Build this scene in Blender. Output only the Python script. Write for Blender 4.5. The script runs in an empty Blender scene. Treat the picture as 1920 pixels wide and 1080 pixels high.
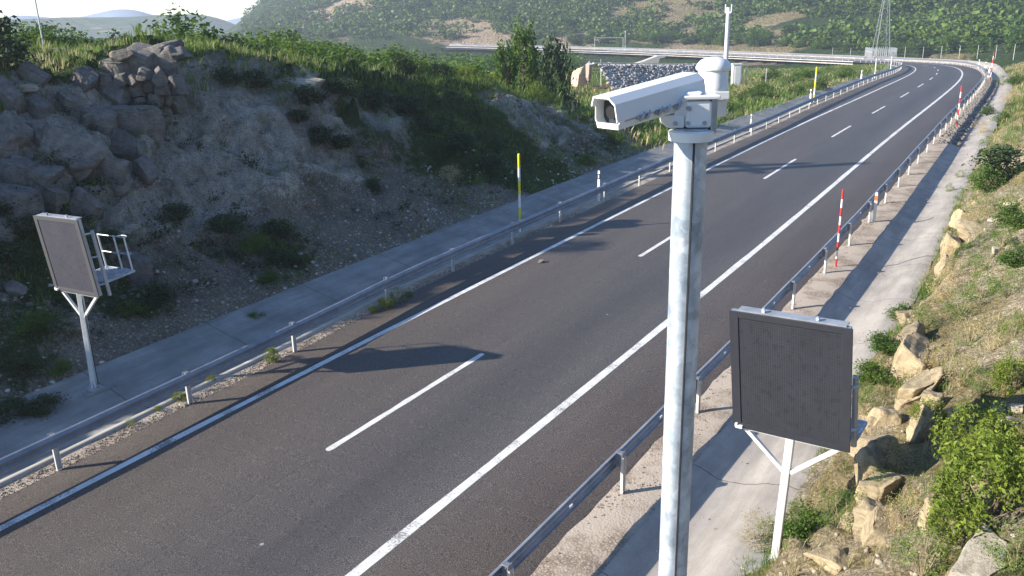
import bpy, math, random
import numpy as np
from mathutils import Matrix, Vector
rad = math.radians
rng = np.random.default_rng(7)
random.seed(7)
SC = bpy.context.scene
COL = SC.collection

# ------------------------------------------------------------------ camera, sky, sun, exposure
# camera axes in the world (x across the carriageway, y along it, z up); the eye is the origin
CAMM = np.array([[0.83198799, 0.15610862, -0.53237777],
                 [0.55436012, -0.27185128, 0.78662681],
                 [-0.02192835, -0.94959306, -0.31271739]])
FPX = 1640.0
cam = bpy.data.cameras.new("camera"); camo = bpy.data.objects.new("camera", cam); COL.objects.link(camo)
cam.sensor_width = 36; cam.lens = 36 * FPX / 1920; cam.clip_start = 0.1; cam.clip_end = 20000
m = Matrix.Identity(4)
for i in range(3):
    m[i][0] = CAMM[i, 0]; m[i][1] = -CAMM[i, 1]; m[i][2] = -CAMM[i, 2]
camo.matrix_world = m
SC.camera = camo

SUN_EL, SUN_AZ = 24.0, 46.3          # shadows run towards azimuth 46.3 degrees from +y to +x
w = bpy.data.worlds.new("World"); SC.world = w; w.use_nodes = True
nt = w.node_tree; nt.nodes.clear()
sky = nt.nodes.new("ShaderNodeTexSky"); sky.sky_type = 'NISHITA'; sky.sun_disc = False
sky.sun_elevation = rad(SUN_EL); sky.sun_rotation = rad(SUN_AZ + 180); sky.altitude = 1200
sky.air_density = 1.0; sky.dust_density = 0.0; sky.ozone_density = 4.0
bg = nt.nodes.new("ShaderNodeBackground"); bg.inputs[1].default_value = 0.10
wo = nt.nodes.new("ShaderNodeOutputWorld")
nt.links.new(sky.outputs[0], bg.inputs[0]); nt.links.new(bg.outputs[0], wo.inputs[0])
sl = bpy.data.lights.new("sun", 'SUN'); sl.energy = 4.3; sl.angle = rad(0.5); sl.color = (1.0, 0.92, 0.80)
so = bpy.data.objects.new("sun", sl); COL.objects.link(so)
ce, se = math.cos(rad(SUN_EL)), math.sin(rad(SUN_EL))
SD = Vector((math.sin(rad(SUN_AZ)) * ce, math.cos(rad(SUN_AZ)) * ce, -se))
so.rotation_euler = SD.to_track_quat('-Z', 'Y').to_euler()
SC.view_settings.view_transform = 'Standard'; SC.view_settings.look = 'None'
SC.view_settings.exposure = 1.36; SC.view_settings.gamma = 1
SC.render.engine = 'CYCLES'

# ------------------------------------------------------------------ the course of the road
P2 = [0.001956, 0.001959, -0.000267, 0.000273, 0.001489, 0.001164, 0.003046, 0.007857, 0.007621, 0.004957, 0.005458, -0.00943, -13.242233, -0.602931, 0.051632, 0.026644, 0.004355, -0.01294, -0.022221, -0.024632, -0.047507, -0.047202, -0.054644, -0.019504, 0.022871, -9.922145, 12.500023, 16.663115]
KC = [0, 15, 30, 60, 90, 120, 150, 180, 210, 250, 300, 460]
KG = [0, 15, 30, 50, 75, 100, 140, 180, 220, 300, 460]
S0 = np.arange(0, 460, 1.0)
_k = np.interp(S0, KC, [0] + P2[:11]); _a = P2[11] + np.cumsum(_k)
_x = P2[12] + np.concatenate([[0], np.cumsum(-np.sin(_a))[:-1]])
_y = P2[13] + np.concatenate([[0], np.cumsum(np.cos(_a))[:-1]])
_g = np.interp(S0, KG, P2[14:25]); _z = P2[25] + np.concatenate([[0], np.cumsum(_g)[:-1]])
SB = np.arange(-60, 0, 1.0)
PS = np.concatenate([SB, S0])
PX = np.concatenate([_x[0] + SB * math.sin(-_a[0]), _x]); PY = np.concatenate([_y[0] + SB * math.cos(_a[0]), _y])
PZ = np.concatenate([_z[0] + SB * 0.04, _z]); PA = np.concatenate([np.full(60, _a[0]), _a])

def st(s, t, dz=0.0):
    """station along the road, offset to the right -> world point(s)"""
    X = np.interp(s, PS, PX); Y = np.interp(s, PS, PY); Z = np.interp(s, PS, PZ); A = np.interp(s, PS, PA)
    return np.stack([X + t * np.cos(A), Y + t * np.sin(A), Z + dz + 0 * t], -1)

def to_st(x, y):
    x = np.atleast_1d(np.asarray(x, float)).ravel(); y = np.atleast_1d(np.asarray(y, float)).ravel()
    s = np.empty_like(x); t = np.empty_like(x)
    for i in range(0, len(x), 20000):
        xx = x[i:i + 20000, None]; yy = y[i:i + 20000, None]
        d = (xx - PX[None, ::3]) ** 2 + (yy - PY[None, ::3]) ** 2
        j = d.argmin(1) * 3
        dx = x[i:i + 20000] - PX[j]; dy = y[i:i + 20000] - PY[j]
        a = PA[j]
        s[i:i + 20000] = PS[j] + (-np.sin(a) * dx + np.cos(a) * dy)
        t[i:i + 20000] = np.cos(a) * dx + np.sin(a) * dy
    return s, t

# ------------------------------------------------------------------ noise on arrays
def _hash(ix, iy, iz, seed):
    n = (ix * 374761393 + iy * 668265263 + iz * 2147483647 + seed * 974634777) & 0xffffffff
    n = ((n ^ (n >> 13)) * 1274126177) & 0xffffffff
    return ((n ^ (n >> 16)) & 0xffff) / 65535.0

def vnoise(x, y, z=0.0, seed=0):
    x, y, z = np.broadcast_arrays(np.asarray(x, float), np.asarray(y, float), np.asarray(z, float))
    ix = np.floor(x).astype(np.int64); iy = np.floor(y).astype(np.int64); iz = np.floor(z).astype(np.int64)
    fx = x - ix; fy = y - iy; fz = z - iz
    fx = fx * fx * (3 - 2 * fx); fy = fy * fy * (3 - 2 * fy); fz = fz * fz * (3 - 2 * fz)
    r = 0
    for dx in (0, 1):
        for dy in (0, 1):
            for dz in (0, 1):
                wgt = (fx if dx else 1 - fx) * (fy if dy else 1 - fy) * (fz if dz else 1 - fz)
                r = r + wgt * _hash(ix + dx, iy + dy, iz + dz, seed)
    return r * 2 - 1

def fbm(x, y, z=0.0, seed=0, oct=4, gain=0.5):
    a, r, f = 1.0, 0, 1.0
    for o in range(oct):
        r = r + a * vnoise(x * f, y * f, z * f, seed + o * 17); a *= gain; f *= 2.03
    return r

def sm(a, b, x):
    t = np.clip((x - a) / (b - a), 0, 1); return t * t * (3 - 2 * t)

# ------------------------------------------------------------------ the lie of the land
CRY = [-60, 0, 6, 11, 15.6, 21, 26.3, 30.8, 36.9, 42, 47, 52.7, 57.5, 64, 80, 120, 160, 200, 320]
CRZ = [-2.6, -2.8, -2.3, -1.45, -1.7, -1.9, -2.3, -3.0, -3.6, -4.4, -5.4, -6.8, -8.2, -9.2, -9.9, -11.5, -15, -19, -26]
R0A = [-180, -60, -37, -25, -18, -12, -8, 0, 10, 60, 180]
R0R = [600, 430, 400, 365, 325, 280, 250, 215, 195, 180, 180]
EA = [-180, -56, -52.5, -49.5, -45, -40, 180]
EE = [-.06, -.05, -.022, .012, .03, .07, .10]
ARZ = 0

def left_channel_edge(s): return np.full_like(np.asarray(s, float), -7.75)

def H(x, y, detail=True):
    x = np.asarray(x, float); y = np.asarray(y, float); shp = x.shape
    s, t = to_st(x, y); x = x.ravel(); y = y.ravel()
    zr = np.interp(s, PS, PZ)
    zy = np.interp(y, PY[:465], PZ[:465]) - np.interp(y, [70, 130, 300], [0, 1.0, 2.2])
    z = zr.copy()
    # left of the road
    L = t < -4
    bl = sm(-8, -30, t); base = zr * (1 - bl) + zy * bl
    crest = np.interp(y, CRY, CRZ)
    C = np.maximum(crest - base, 0.15)
    u = np.clip((-7.75 - t) / 9.8, 0, 1)
    prof = np.where(u < .32, u * .62, .198 + (u - .32) * 1.27)
    prof = np.minimum(prof, 1 - 0.35 * (1 - sm(.75, 1.0, u)) * (u > .75) * 0.2)
    zl = base + C * prof
    # behind the brow: slowly rising scrub, then open country
    back = np.clip(-17.6 - t, 0, 60)
    zl = zl + back * 0.012 * (1 - sm(40, 70, y))
    ros = (1 - np.exp(-((np.abs(t) - 8).clip(0)) / 3.0))
    if detail:
        zl = zl + ros * sm(-7.75, -9, t) * (fbm(x * .35, y * .35, 0, 3, 4) * .42 + np.abs(fbm(x * 1.1 + y * .4, y * .9, 0, 9, 4)) * .45 - .1 + np.abs(fbm(x * 3.3, y * 3.3, 0, 15, 2)) * .11) * np.clip(C / 5, .15, 1)
        zl = zl + sm(-9.5, -12, t) * sm(-18, -14, t) * np.clip(C / 6, 0, 1) * .34 * np.sin((x * .5 + y * .35) * 2.0 + zl * 3.1 + fbm(x * .5, y * .5, 0, 5, 3) * 2.5)
    # right of the road: rock step and dry bank
    q = np.interp(s, [-30, 8, 14, 20, 26, 32, 45, 70, 110, 160], [1, 1, 1, 1.0, .8, .85, .5, .3, .2, .1])
    edge = 9.15 + fbm(s * .21, 0 * s, 0, 21, 3) * .35 * sm(0, 6, np.abs(s - 12))
    v = (t - edge).clip(0)
    step = sm(.75, 1.15, v + fbm(x * .9, y * .7, 0, 33, 3) * .35)
    zb = v * .28 + step * .85 * q + 1.5 * sm(1.2, 5.5, v) * np.interp(s, [0, 40, 100, 170], [1, .9, .85, .4]) + .02 * v
    zb = zb * np.where(s > 60, np.interp(s, [60, 120, 200], [1, .9, .6]), 1)
    if detail:
        am = sm(0, 1.2, v)
        zb = zb + am * (fbm(x * .45, y * .45, 0, 41, 4) * .25 + np.abs(fbm(x * 1.6, y * 1.6, 0, 43, 3)) * .16 * np.clip(q, .3, 1))
    zR = zr + zb
    # under the carriageway
    mid = zr - .25
    z = np.where(t < -7.75, zl, np.where(t > 9.1, zR, mid))
    # the far hillside
    r = np.hypot(x, y); az = np.degrees(np.arctan2(x, y))
    r0 = np.interp(az, R0A, R0R); e1 = np.interp(az, EA, EE); r1 = r0 + 300
    outer = (t > 9) | (t < -9)
    zbase = np.where((s > 430) | (az < -40), -18.5, zr)
    tb = (zbase + 1.0) / r0
    k = np.clip((r - r0) / 300.0, 0, 3.0)
    zh = r * (tb + (e1 - tb) * np.minimum(k, 1.0) ** .9) 
    zh = np.where(k > 1, r1 * e1 + (r - r1) * np.minimum(e1 * .3, -.04), zh)
    if detail:
        zh = zh + fbm(x * .02, y * .02, 0, 61, 3) * 3.0 * sm(0, .3, k)
    bl2 = sm(-25, 12, r - r0)
    z = np.where(outer, z * (1 - bl2) + zh * bl2, np.where(r > r0 + 15, zh, z))
    # the open left country drops away towards the plain
    lo = sm(95, 240, r) * (1 - sm(-53, -47, az))
    z = z * (1 - lo) + (-2.2 - (r - 95).clip(0) * .03).clip(-60) * lo
    return z.reshape(shp)

def H1(x, y): return float(H(np.array([x]), np.array([y]))[0])

def ray(px, py):
    d = CAMM @ np.array([px - 960.0, py - 540.0, FPX]); return d / np.linalg.norm(d)

def hit(px, py, rmax=900, rmin=4):
    """where a line of sight meets the land"""
    d = ray(px, py)
    k = np.exp(np.linspace(math.log(rmin), math.log(rmax), 1500))
    P = d[None] * k[:, None]
    s, t = to_st(P[:, 0], P[:, 1])
    h = H(P[:, 0], P[:, 1]); zr = np.interp(s, PS, PZ)
    h = np.where((t > -7.75) & (t < 9.1), zr, h)
    b = np.nonzero(P[:, 2] < h)[0]
    i = b[0] if len(b) else len(k) - 1
    x, y = P[i, 0], P[i, 1]
    return Vector((x, y, h[i]))

def at_depth(px, py, dist):
    d = ray(px, py); return Vector(d * dist)

# ------------------------------------------------------------------ helpers for objects and meshes
def tag(o, label=None, cat=None, group=None, kind=None):
    if label: o['label'] = label
    if cat: o['category'] = cat
    if group: o['group'] = group
    if kind: o['kind'] = kind
    return o

def empty(name, loc, rz=0, label=None, cat=None, group=None):
    o = bpy.data.objects.new(name, None); COL.objects.link(o); o.location = loc; o.rotation_euler = (0, 0, rz)
    o.empty_display_size = .2
    return tag(o, label, cat, group)

def np_mesh(name, V, F, mat, parent=None, uv=None, col=None, smooth=False, mats=None):
    """V (n,3), F (m,k) integer array or list of faces"""
    me = bpy.data.meshes.new(name)
    V = np.asarray(V, dtype=np.float32)
    if isinstance(F, np.ndarray):
        me.vertices.add(len(V)); me.vertices.foreach_set('co', V.ravel())
        n, k = F.shape
        me.loops.add(n * k); me.loops.foreach_set('vertex_index', F.astype(np.int32).ravel())
        me.polygons.add(n); me.polygons.foreach_set('loop_start', np.arange(0, n * k, k, dtype=np.int32))
        me.update(calc_edges=True)
    else:
        me.from_pydata([tuple(v) for v in V.tolist()], [], F); me.update()
    me.validate()
    if uv is not None:
        ul = me.uv_layers.new(name='uv'); li = np.empty(len(me.loops), np.int32); me.loops.foreach_get('vertex_index', li)
        ul.data.foreach_set('uv', np.asarray(uv, np.float32)[li].ravel())
    if col is not None:
        ca = me.color_attributes.new('cover', 'FLOAT_COLOR', 'POINT')
        c4 = np.ones((len(V), 4), np.float32); c4[:, :3] = col
        ca.data.foreach_set('color', c4.ravel())
    if smooth: me.polygons.foreach_set('use_smooth', np.ones(len(me.polygons), bool))
    me.materials.append(mat)
    o = bpy.data.objects.new(name, me); COL.objects.link(o)
    if parent is not None: o.parent = parent
    return o

class MB:
    def __init__(s): s.V = []; s.F = []
    def add(s, V, F):
        n = len(s.V); s.V += [tuple(float(c) for c in v) for v in V]; s.F += [tuple(i + n for i in f) for f in F]; return s
    def box(s, c, d, R=None, taper=1.0):
        c = Vector(c); x, y, z = [k / 2 for k in d]; V = []
        for sz in (-1, 1):
            tp = taper if sz > 0 else 1
            for sx, sy in ((-1, -1), (1, -1), (1, 1), (-1, 1)):
                v = Vector((sx * x * tp, sy * y * tp, sz * z)); V.append(c + (R @ v if R else v))
        return s.add(V, [(3, 2, 1, 0), (4, 5, 6, 7), (0, 1, 5, 4), (1, 2, 6, 5), (2, 3, 7, 6), (3, 0, 4, 7)])
    def bar(s, a, b, w, h=None):
        """rectangular bar from a to b"""
        a = Vector(a); b = Vector(b); d = b - a
        R = d.to_track_quat('Z', 'Y').to_matrix()
        return s.box((a + b) / 2, (w, h or w, d.length), R)
    def tube(s, a, b, r, r2=None, n=10, cap=True):
        a = Vector(a); b = Vector(b); d = (b - a); R = d.to_track_quat('Z', 'Y').to_matrix(); r2 = r if r2 is None else r2
        V = []
        for p_, rr in ((a, r), (b, r2)):
            for i in range(n):
                th = 2 * math.pi * i / n; V.append(p_ + R @ Vector((rr * math.cos(th), rr * math.sin(th), 0)))
        F = [(i, (i + 1) % n, n + (i + 1) % n, n + i) for i in range(n)]
        if cap: F += [tuple(range(n - 1, -1, -1)), tuple(range(n, 2 * n))]
        return s.add(V, F)
    def path(s, pts, r, n=6):
        for a, b in zip(pts[:-1], pts[1:]): s.tube(a, b, r, n=n)
        return s
    def prism(s, pts, ext):
        """pts: list of 3D points of a face, ext: extrusion vector"""
        n = len(pts); e = Vector(ext)
        V = [Vector(p_) for p_ in pts] + [Vector(p_) + e for p_ in pts]
        F = [tuple(range(n - 1, -1, -1)), tuple(range(n, 2 * n))] + [(i, (i + 1) % n, n + (i + 1) % n, n + i) for i in range(n)]
        return s.add(V, F)
    def lathe(s, prof, c=(0, 0, 0), n=20, R=None):
        c = Vector(c); V = []
        for r, z in prof:
            for i in range(n):
                th = 2 * math.pi * i / n; v = Vector((r * math.cos(th), r * math.sin(th), z)); V.append(c + (R @ v if R else v))
        F = []
        for k in range(len(prof) - 1):
            for i in range(n): F.append((k * n + i, k * n + (i + 1) % n, (k + 1) * n + (i + 1) % n, (k + 1) * n + i))
        F.append(tuple(range(n - 1, -1, -1))); F.append(tuple((len(prof) - 1) * n + i for i in range(n)))
        return s.add(V, F)
    def build(s, name, mat, parent=None, smooth=False, bevel=0):
        me = bpy.data.meshes.new(name); me.from_pydata(s.V, [], s.F); me.update(); me.materials.append(mat)
        o = bpy.data.objects.new(name, me); COL.objects.link(o)
        if parent is not None: o.parent = parent
        if smooth:
            me.polygons.foreach_set('use_smooth', np.ones(len(me.polygons), bool))
            md = o.modifiers.new('edge_split', 'EDGE_SPLIT'); md.split_angle = rad(38)
        if bevel:
            b = o.modifiers.new('bevel', 'BEVEL'); b.width = bevel; b.segments = 2; b.limit_method = 'ANGLE'
        return o

def copy_tree(o, parent=None):
    c = o.copy(); COL.objects.link(c)
    if parent is not None: c.parent = parent
    for ch in list(o.children): copy_tree(ch, c)
    return c

# ------------------------------------------------------------------ materials
class NT:
    def __init__(s, name, rough=.9, spec=.2, metal=0):
        s.m = bpy.data.materials.new(name); s.m.use_nodes = True; s.t = s.m.node_tree
        s.b = s.t.nodes['Principled BSDF']; s.b.inputs['Roughness'].default_value = rough
        s.b.inputs['Specular IOR Level'].default_value = spec; s.b.inputs['Metallic'].default_value = metal
        s.tc = s.t.nodes.new('ShaderNodeTexCoord'); s.co = s.tc.outputs['Object']
    def n(s, k): return s.t.nodes.new(k)
    def l(s, a, b): s.t.links.new(a, b)
    def noise(s, scale, detail=4, rough=.6, co=None, stretch=None):
        co = co or s.co
        if stretch:
            mp = s.n('ShaderNodeMapping'); mp.inputs['Scale'].default_value = stretch; s.l(co, mp.inputs[0]); co = mp.outputs[0]
        q = s.n('ShaderNodeTexNoise'); q.inputs['Scale'].default_value = scale; q.inputs['Detail'].default_value = detail
        q.inputs['Roughness'].default_value = rough; s.l(co, q.inputs['Vector']); return q.outputs['Fac']
    def voro(s, scale, feat='F1', co=None, out='Distance'):
        q = s.n('ShaderNodeTexVoronoi'); q.feature = feat; q.inputs['Scale'].default_value = scale; s.l(co or s.co, q.inputs['Vector']); return q.outputs[out]
    def ramp(s, fac, stops):
        q = s.n('ShaderNodeValToRGB'); e = q.color_ramp.elements
        while len(e) < len(stops): e.new(.5)
        for el, (p_, c) in zip(e, stops):
            el.position = p_; el.color = (c if len(c) == 4 else (*c, 1)) if not isinstance(c, (int, float)) else (c, c, c, 1)
        s.l(fac, q.inputs[0]); return q.outputs[0]
    def mix(s, fac, a, b, mode='MIX'):
        q = s.n('ShaderNodeMix'); q.data_type = 'RGBA'; q.blend_type = mode; q.clamp_factor = True
        for v, i in ((fac, 0), (a, 6), (b, 7)):
            if isinstance(v, (int, float)): q.inputs[i].default_value = v if i == 0 else (v, v, v, 1)
            elif isinstance(v, tuple): q.inputs[i].default_value = (*v, 1)
            else: s.l(v, q.inputs[i])
        return q.outputs[2]
    def math(s, op, a, b=None, clamp=False):
        q = s.n('ShaderNodeMath'); q.operation = op; q.use_clamp = clamp
        for v, i in ((a, 0), (b, 1)):
            if v is None: continue
            if isinstance(v, (int, float)): q.inputs[i].default_value = v
            else: s.l(v, q.inputs[i])
        return q.outputs[0]
    def bump(s, h, strength=.5, dist=.02):
        q = s.n('ShaderNodeBump'); q.inputs['Strength'].default_value = strength; q.inputs['Distance'].default_value = dist
        s.l(h, q.inputs['Height']); s.l(q.outputs[0], s.b.inputs['Normal']); return s
    def base(s, c):
        if isinstance(c, tuple): s.b.inputs['Base Color'].default_value = (*c, 1)
        else: s.l(c, s.b.inputs['Base Color'])
        return s
    def rough(s, c): s.l(c, s.b.inputs['Roughness']); return s

def simple(name, c, rough=.6, metal=0, spec=.4, var=.15, scale=6, bump=0):
    k = NT(name, rough, spec, metal); nz = k.noise(scale, 5)
    lo = tuple(v * (1 - var) for v in c); hi = tuple(min(1, v * (1 + var)) for v in c)
    k.base(k.ramp(nz, [(.3, lo), (.7, hi)]))
    if bump: k.bump(k.noise(scale * 8, 3), .3, bump)
    return k.m

M = {}
def mk_materials():
    # asphalt: uv = (offset, station)
    k = NT('asphalt', .58, .32); uv = k.tc.outputs['UV']
    sep = k.n('ShaderNodeSeparateXYZ'); k.l(uv, sep.inputs[0]); T = sep.outputs[0]
    grain = k.noise(55, 3, .7); fine = k.voro(38)
    base = k.ramp(grain, [(.38, (.032, .0282, .0258)), (.5, (.084, .0745, .067)), (.64, (.225, .202, .184))])
    speck = k.ramp(fine, [(.0, (1.5, 1.5, 1.5)), (.16, (1.0, 1.0, 1.0)), (.6, (.86, .86, .86))])
    base = k.mix(1.0, base, speck, 'MULTIPLY')
    lane = k.ramp(k.math('ADD', k.math('MULTIPLY', T, .1), .5),       # t=-5..5 -> 0..1
                  [(0.0, (1.05, .99, .95)), (.15, (1.06, 1.0, .95)), (.33, (1.02, .98, .95)), (.45, (1.05, 1.02, 1.0)), (.56, (.95, .95, .97)), (.67, (.80, .82, .86)),
                   (.74, (.86, .88, .92)), (.83, (1.08, 1.10, 1.14)), (.87, (1.12, 1.06, 1.02)), (1.0, (1.12, 1.02, .96))])
    base = k.mix(1.0, base, lane, 'MULTIPLY')
    patch = k.ramp(k.noise(.6, 4, .6, uv, (1.4, .12, 1)), [(.35, (.86, .86, .88)), (.65, (1.12, 1.11, 1.08))])
    base = k.mix(.8, base, k.mix(1, base, patch, 'MULTIPLY'))
    # the joint between the two paving runs
    wob = k.math('MULTIPLY', k.math('SUBTRACT', k.noise(9, 2, .5, uv), .5), .07)
    seam = k.math('LESS_THAN', k.math('ABSOLUTE', k.math('ADD', T, wob)), .012)
    seam2 = k.math('MULTIPLY', seam, k.math('GREATER_THAN', k.noise(2.5, 3, .6, uv), .47))
    base = k.mix(k.math('MULTIPLY', seam2, .55), base, (.03, .028, .028))
    tar = k.math('MULTIPLY', k.math('LESS_THAN', k.math('ABSOLUTE', k.math('ADD', T, 3.66)), .05), .5)
    base = k.mix(tar, base, (.035, .036, .045))
    spots = k.math('LESS_THAN', k.voro(.55), .022)
    base = k.mix(k.math('MULTIPLY', spots, .8), base, (.4, .38, .35))
    k.base(base); k.bump(grain, .7, .006); M['asphalt'] = k.m
    # road paint
    k = NT('road_paint', .7, .3); g = k.noise(60, 3, .7); wr = k.noise(3, 5, .7)
    c = k.ramp(wr, [(.3, (.56, .55, .52)), (.65, (.74, .73, .71))])
    chips = k.math('GREATER_THAN', k.math('ADD', k.math('MULTIPLY', k.noise(26, 4, .8), .8), k.math('MULTIPLY', k.noise(1.3, 3), .5)), .735)
    c = k.mix(k.math('MULTIPLY', chips, .75), c, (.10, .095, .09)); k.base(c); k.bump(g, .5, .004); M['paint'] = k.m
    # gravel ground
    k = NT('gravel_ground', .95, .1); v = k.voro(22); vc = k.voro(22, out='Color')
    bw = k.n('ShaderNodeRGBToBW'); k.l(vc, bw.inputs[0])
    c = k.ramp(bw.outputs[0], [(.2, (.24, .19, .15)), (.5, (.37, .30, .24)), (.8, (.48, .41, .33))])
    c = k.mix(k.ramp(v, [(.25, 0.0), (.55, .75)]), c, (.20, .16, .125)); c = k.mix(k.ramp(k.noise(1.2, 4), [(.38, 0.0), (.55, .85)]), c, (.44, .375, .31))
    k.base(c); k.bump(k.math('SUBTRACT', 1.0, v), .45, .015); M['gravel'] = k.m
    # concrete
    def conc(name, lo, hi, joint=True):
        k = NT(name, .85, .25); uv = k.tc.outputs['UV']
        c = k.ramp(k.noise(.9, 6, .65), [(.3, lo), (.68, hi)])
        st_ = k.ramp(k.noise(.7, 5, .7, uv, (2.5, .35, 1)), [(.42, 0.0), (.62, .55)])
        c = k.mix(st_, c, tuple(v * .68 for v in lo)); c = k.mix(k.ramp(k.noise(35, 3), [(.35, .25), (.5, 0.0)]), c, tuple(v * .6 for v in lo))
        h = k.noise(30, 4)
        if joint:
            sep = k.n('ShaderNodeSeparateXYZ'); k.l(uv, sep.inputs[0])
            fr = k.math('FRACT', k.math('MULTIPLY', k.math('ADD', sep.outputs[1], k.math('MULTIPLY', k.noise(2.2, 3, .6, uv), .12)), .25))
            j = k.math('LESS_THAN', fr, .006); c = k.mix(k.math('MULTIPLY', j, .85), c, (.07, .06, .05))
        k.base(c); k.bump(h, .35, .006); return k.m
    M['concrete'] = conc('concrete', (.34, .305, .27), (.48, .435, .385))
    M['concrete_shaded'] = conc('shade_toned_concrete', (.20, .20, .195), (.34, .335, .32))  # shade over the left drain is put into this darker concrete colour
    M['kerb'] = conc('kerb_concrete', (.34, .32, .28), (.46, .44, .40), False)
    M['far_concrete'] = conc('pale_concrete', (.45, .42, .38), (.6, .57, .52), False)
    # land: vertex cover r = green, g = bare rock, b = dry grass / tan soil
    def land(name, soil_lo, soil_hi, rock_lo, rock_hi, sc=1.0):
        k = NT(name, .95, .1)
        at = k.n('ShaderNodeAttribute'); at.attribute_name = 'cover'; sp = k.n('ShaderNodeSeparateXYZ'); k.l(at.outputs['Vector'], sp.inputs[0])
        G, R_, D = sp.outputs
        n1 = k.noise(2.2 * sc, 10, .78); n2 = k.noise(9 * sc, 8, .78); n3 = k.noise(.5 * sc, 6, .65)
        soil = k.ramp(n2, [(.3, soil_lo), (.68, soil_hi)])
        peb = k.voro(7 * sc, out='Color'); bw = k.n('ShaderNodeRGBToBW'); k.l(peb, bw.inputs[0]); pd = k.voro(7 * sc)
        soil = k.mix(k.math('MULTIPLY', k.ramp(pd, [(.22, 1.0), (.4, 0.0)]), k.ramp(bw.outputs[0], [(.45, 0.0), (.6, .8)])), soil, tuple(min(.6, v * 1.45) for v in soil_hi))
        rock = k.ramp(n1, [(.3, rock_lo), (.5, tuple((a + b) / 2 for a, b in zip(rock_lo, rock_hi))), (.72, rock_hi)])
        crk = k.voro(.8 * sc, 'DISTANCE_TO_EDGE'); rock = k.mix(k.math('MULTIPLY', k.ramp(crk, [(.0, .6), (.02, 0.0)]), k.ramp(n3, [(.5, 0.0), (.6, 1.0)])), rock, tuple(v * .35 for v in rock_lo))
        grn = k.ramp(n2, [(.3, (.022, .038, .012)), (.5, (.045, .075, .02)), (.72, (.09, .13, .04))])
        dry = k.ramp(n2, [(.3, (.16, .13, .06)), (.7, (.36, .30, .17))])
        def soft(a): return k.ramp(k.math('ADD', a, k.math('MULTIPLY', k.math('SUBTRACT', n1, .5), 1.1)), [(.42, 0.0), (.58, 1.0)])
        c = k.mix(soft(R_), soil, rock); c = k.mix(soft(D), c, dry); c = k.mix(soft(G), c, grn)
        c = k.mix(.5, c, k.mix(1, c, k.ramp(n3, [(.32, (.55, .56, .60)), (.68, (1.45, 1.42, 1.35))]), 'MULTIPLY'))
        g4 = k.noise(28 * sc, 5, .8); c = k.mix(1, c, k.ramp(g4, [(.36, (.42, .43, .45)), (.5, (1, 1, 1)), (.64, (1.9, 1.86, 1.78))]), 'MULTIPLY')
        k.base(c)
        k.bump(k.math('ADD', k.math('MULTIPLY', n1, 1.0), k.math('MULTIPLY', k.math('ADD', n2, k.math('SUBTRACT', .5, pd)), .45)), 1.0, .24 / sc); return k.m
    M['land_left'] = land('cut_slope_ground', (.10, .09, .075), (.32, .285, .235), (.15, .14, .122), (.58, .54, .465))
    M['land_right'] = land('bank_ground', (.25, .205, .14), (.47, .40, .285), (.32, .24, .135), (.58, .475, .30))
    M['land_far'] = land('far_ground', (.22, .17, .11), (.42, .33, .22), (.28, .21, .14), (.5, .38, .26), .12)
    # rocks
    def rock(name, lo, hi, sc=3):
        k = NT(name, .9, .2); n1 = k.noise(sc, 8, .7); c = k.ramp(n1, [(.3, lo), (.5, tuple((a + b) / 2 for a, b in zip(lo, hi))), (.72, hi)])
        stt = k.noise(sc * 1.3, 4, .6, None, (1, 1, 6)); c = k.mix(k.ramp(stt, [(.52, 0.0), (.66, .5)]), c, tuple(v * .5 for v in lo))
        oi = k.n('ShaderNodeObjectInfo'); c = k.mix(.8, c, k.mix(1, c, k.ramp(oi.outputs['Random'], [(0, (.8, .8, .82)), (1, (1.2, 1.17, 1.1))]), 'MULTIPLY'))
        k.base(c); k.bump(k.math('ADD', n1, k.math('MULTIPLY', k.noise(sc * 6, 5, .7), .5)), .9, .06); return k.m
    M['rock_grey'] = rock('grey_rock', (.085, .083, .08), (.28, .26, .235))
    M['rock_tan'] = rock('sandstone', (.25, .20, .125), (.50, .41, .27))
    M['rock_pale'] = rock('pale_rock', (.28, .245, .185), (.50, .455, .37))
    M['rubble'] = rock('rubble_stone', (.30, .285, .27), (.62, .59, .55), 1.2)
    M['gravel_stone'] = rock('gravel_stone', (.20, .16, .125), (.46, .38, .30), 6)
    M['pink_rock'] = rock('orange_rock', (.42, .30, .22), (.68, .54, .42), .8)
    # foliage
    def leaf(name, lo, hi, tr=.35):
        k = NT(name, .6, .25); ge = k.n('ShaderNodeNewGeometry'); oi = k.n('ShaderNodeObjectInfo')
        n1 = k.noise(2.5, 4, .7)
        f_ = k.math('ADD', k.math('MULTIPLY', ge.outputs['Random Per Island'], .55), k.math('MULTIPLY', n1, .5))
        c = k.ramp(f_, [(.15, lo), (.9, hi)])
        c = k.mix(1, c, k.ramp(oi.outputs['Random'], [(0, (.8, .86, .85)), (1, (1.2, 1.1, 1.0))]), 'MULTIPLY'); k.base(c)
        tb = k.n('ShaderNodeBsdfTranslucent'); k.l(c, tb.inputs[0]); mx = k.n('ShaderNodeMixShader'); mx.inputs[0].default_value = tr
        k.l(k.b.outputs[0], mx.inputs[1]); k.l(tb.outputs[0], mx.inputs[2]); k.l(mx.outputs[0], k.t.nodes['Material Output'].inputs['Surface']); return k.m
    M['leaf'] = leaf('green_leaves', (.040, .09, .014), (.15, .25, .04), .4)
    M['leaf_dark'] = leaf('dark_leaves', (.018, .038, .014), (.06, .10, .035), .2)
    M['leaf_bright'] = leaf('bright_leaves', (.08, .13, .02), (.26, .33, .05))
    M['grass_green'] = leaf('green_grass', (.08, .14, .025), (.23, .33, .08), .45)
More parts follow.
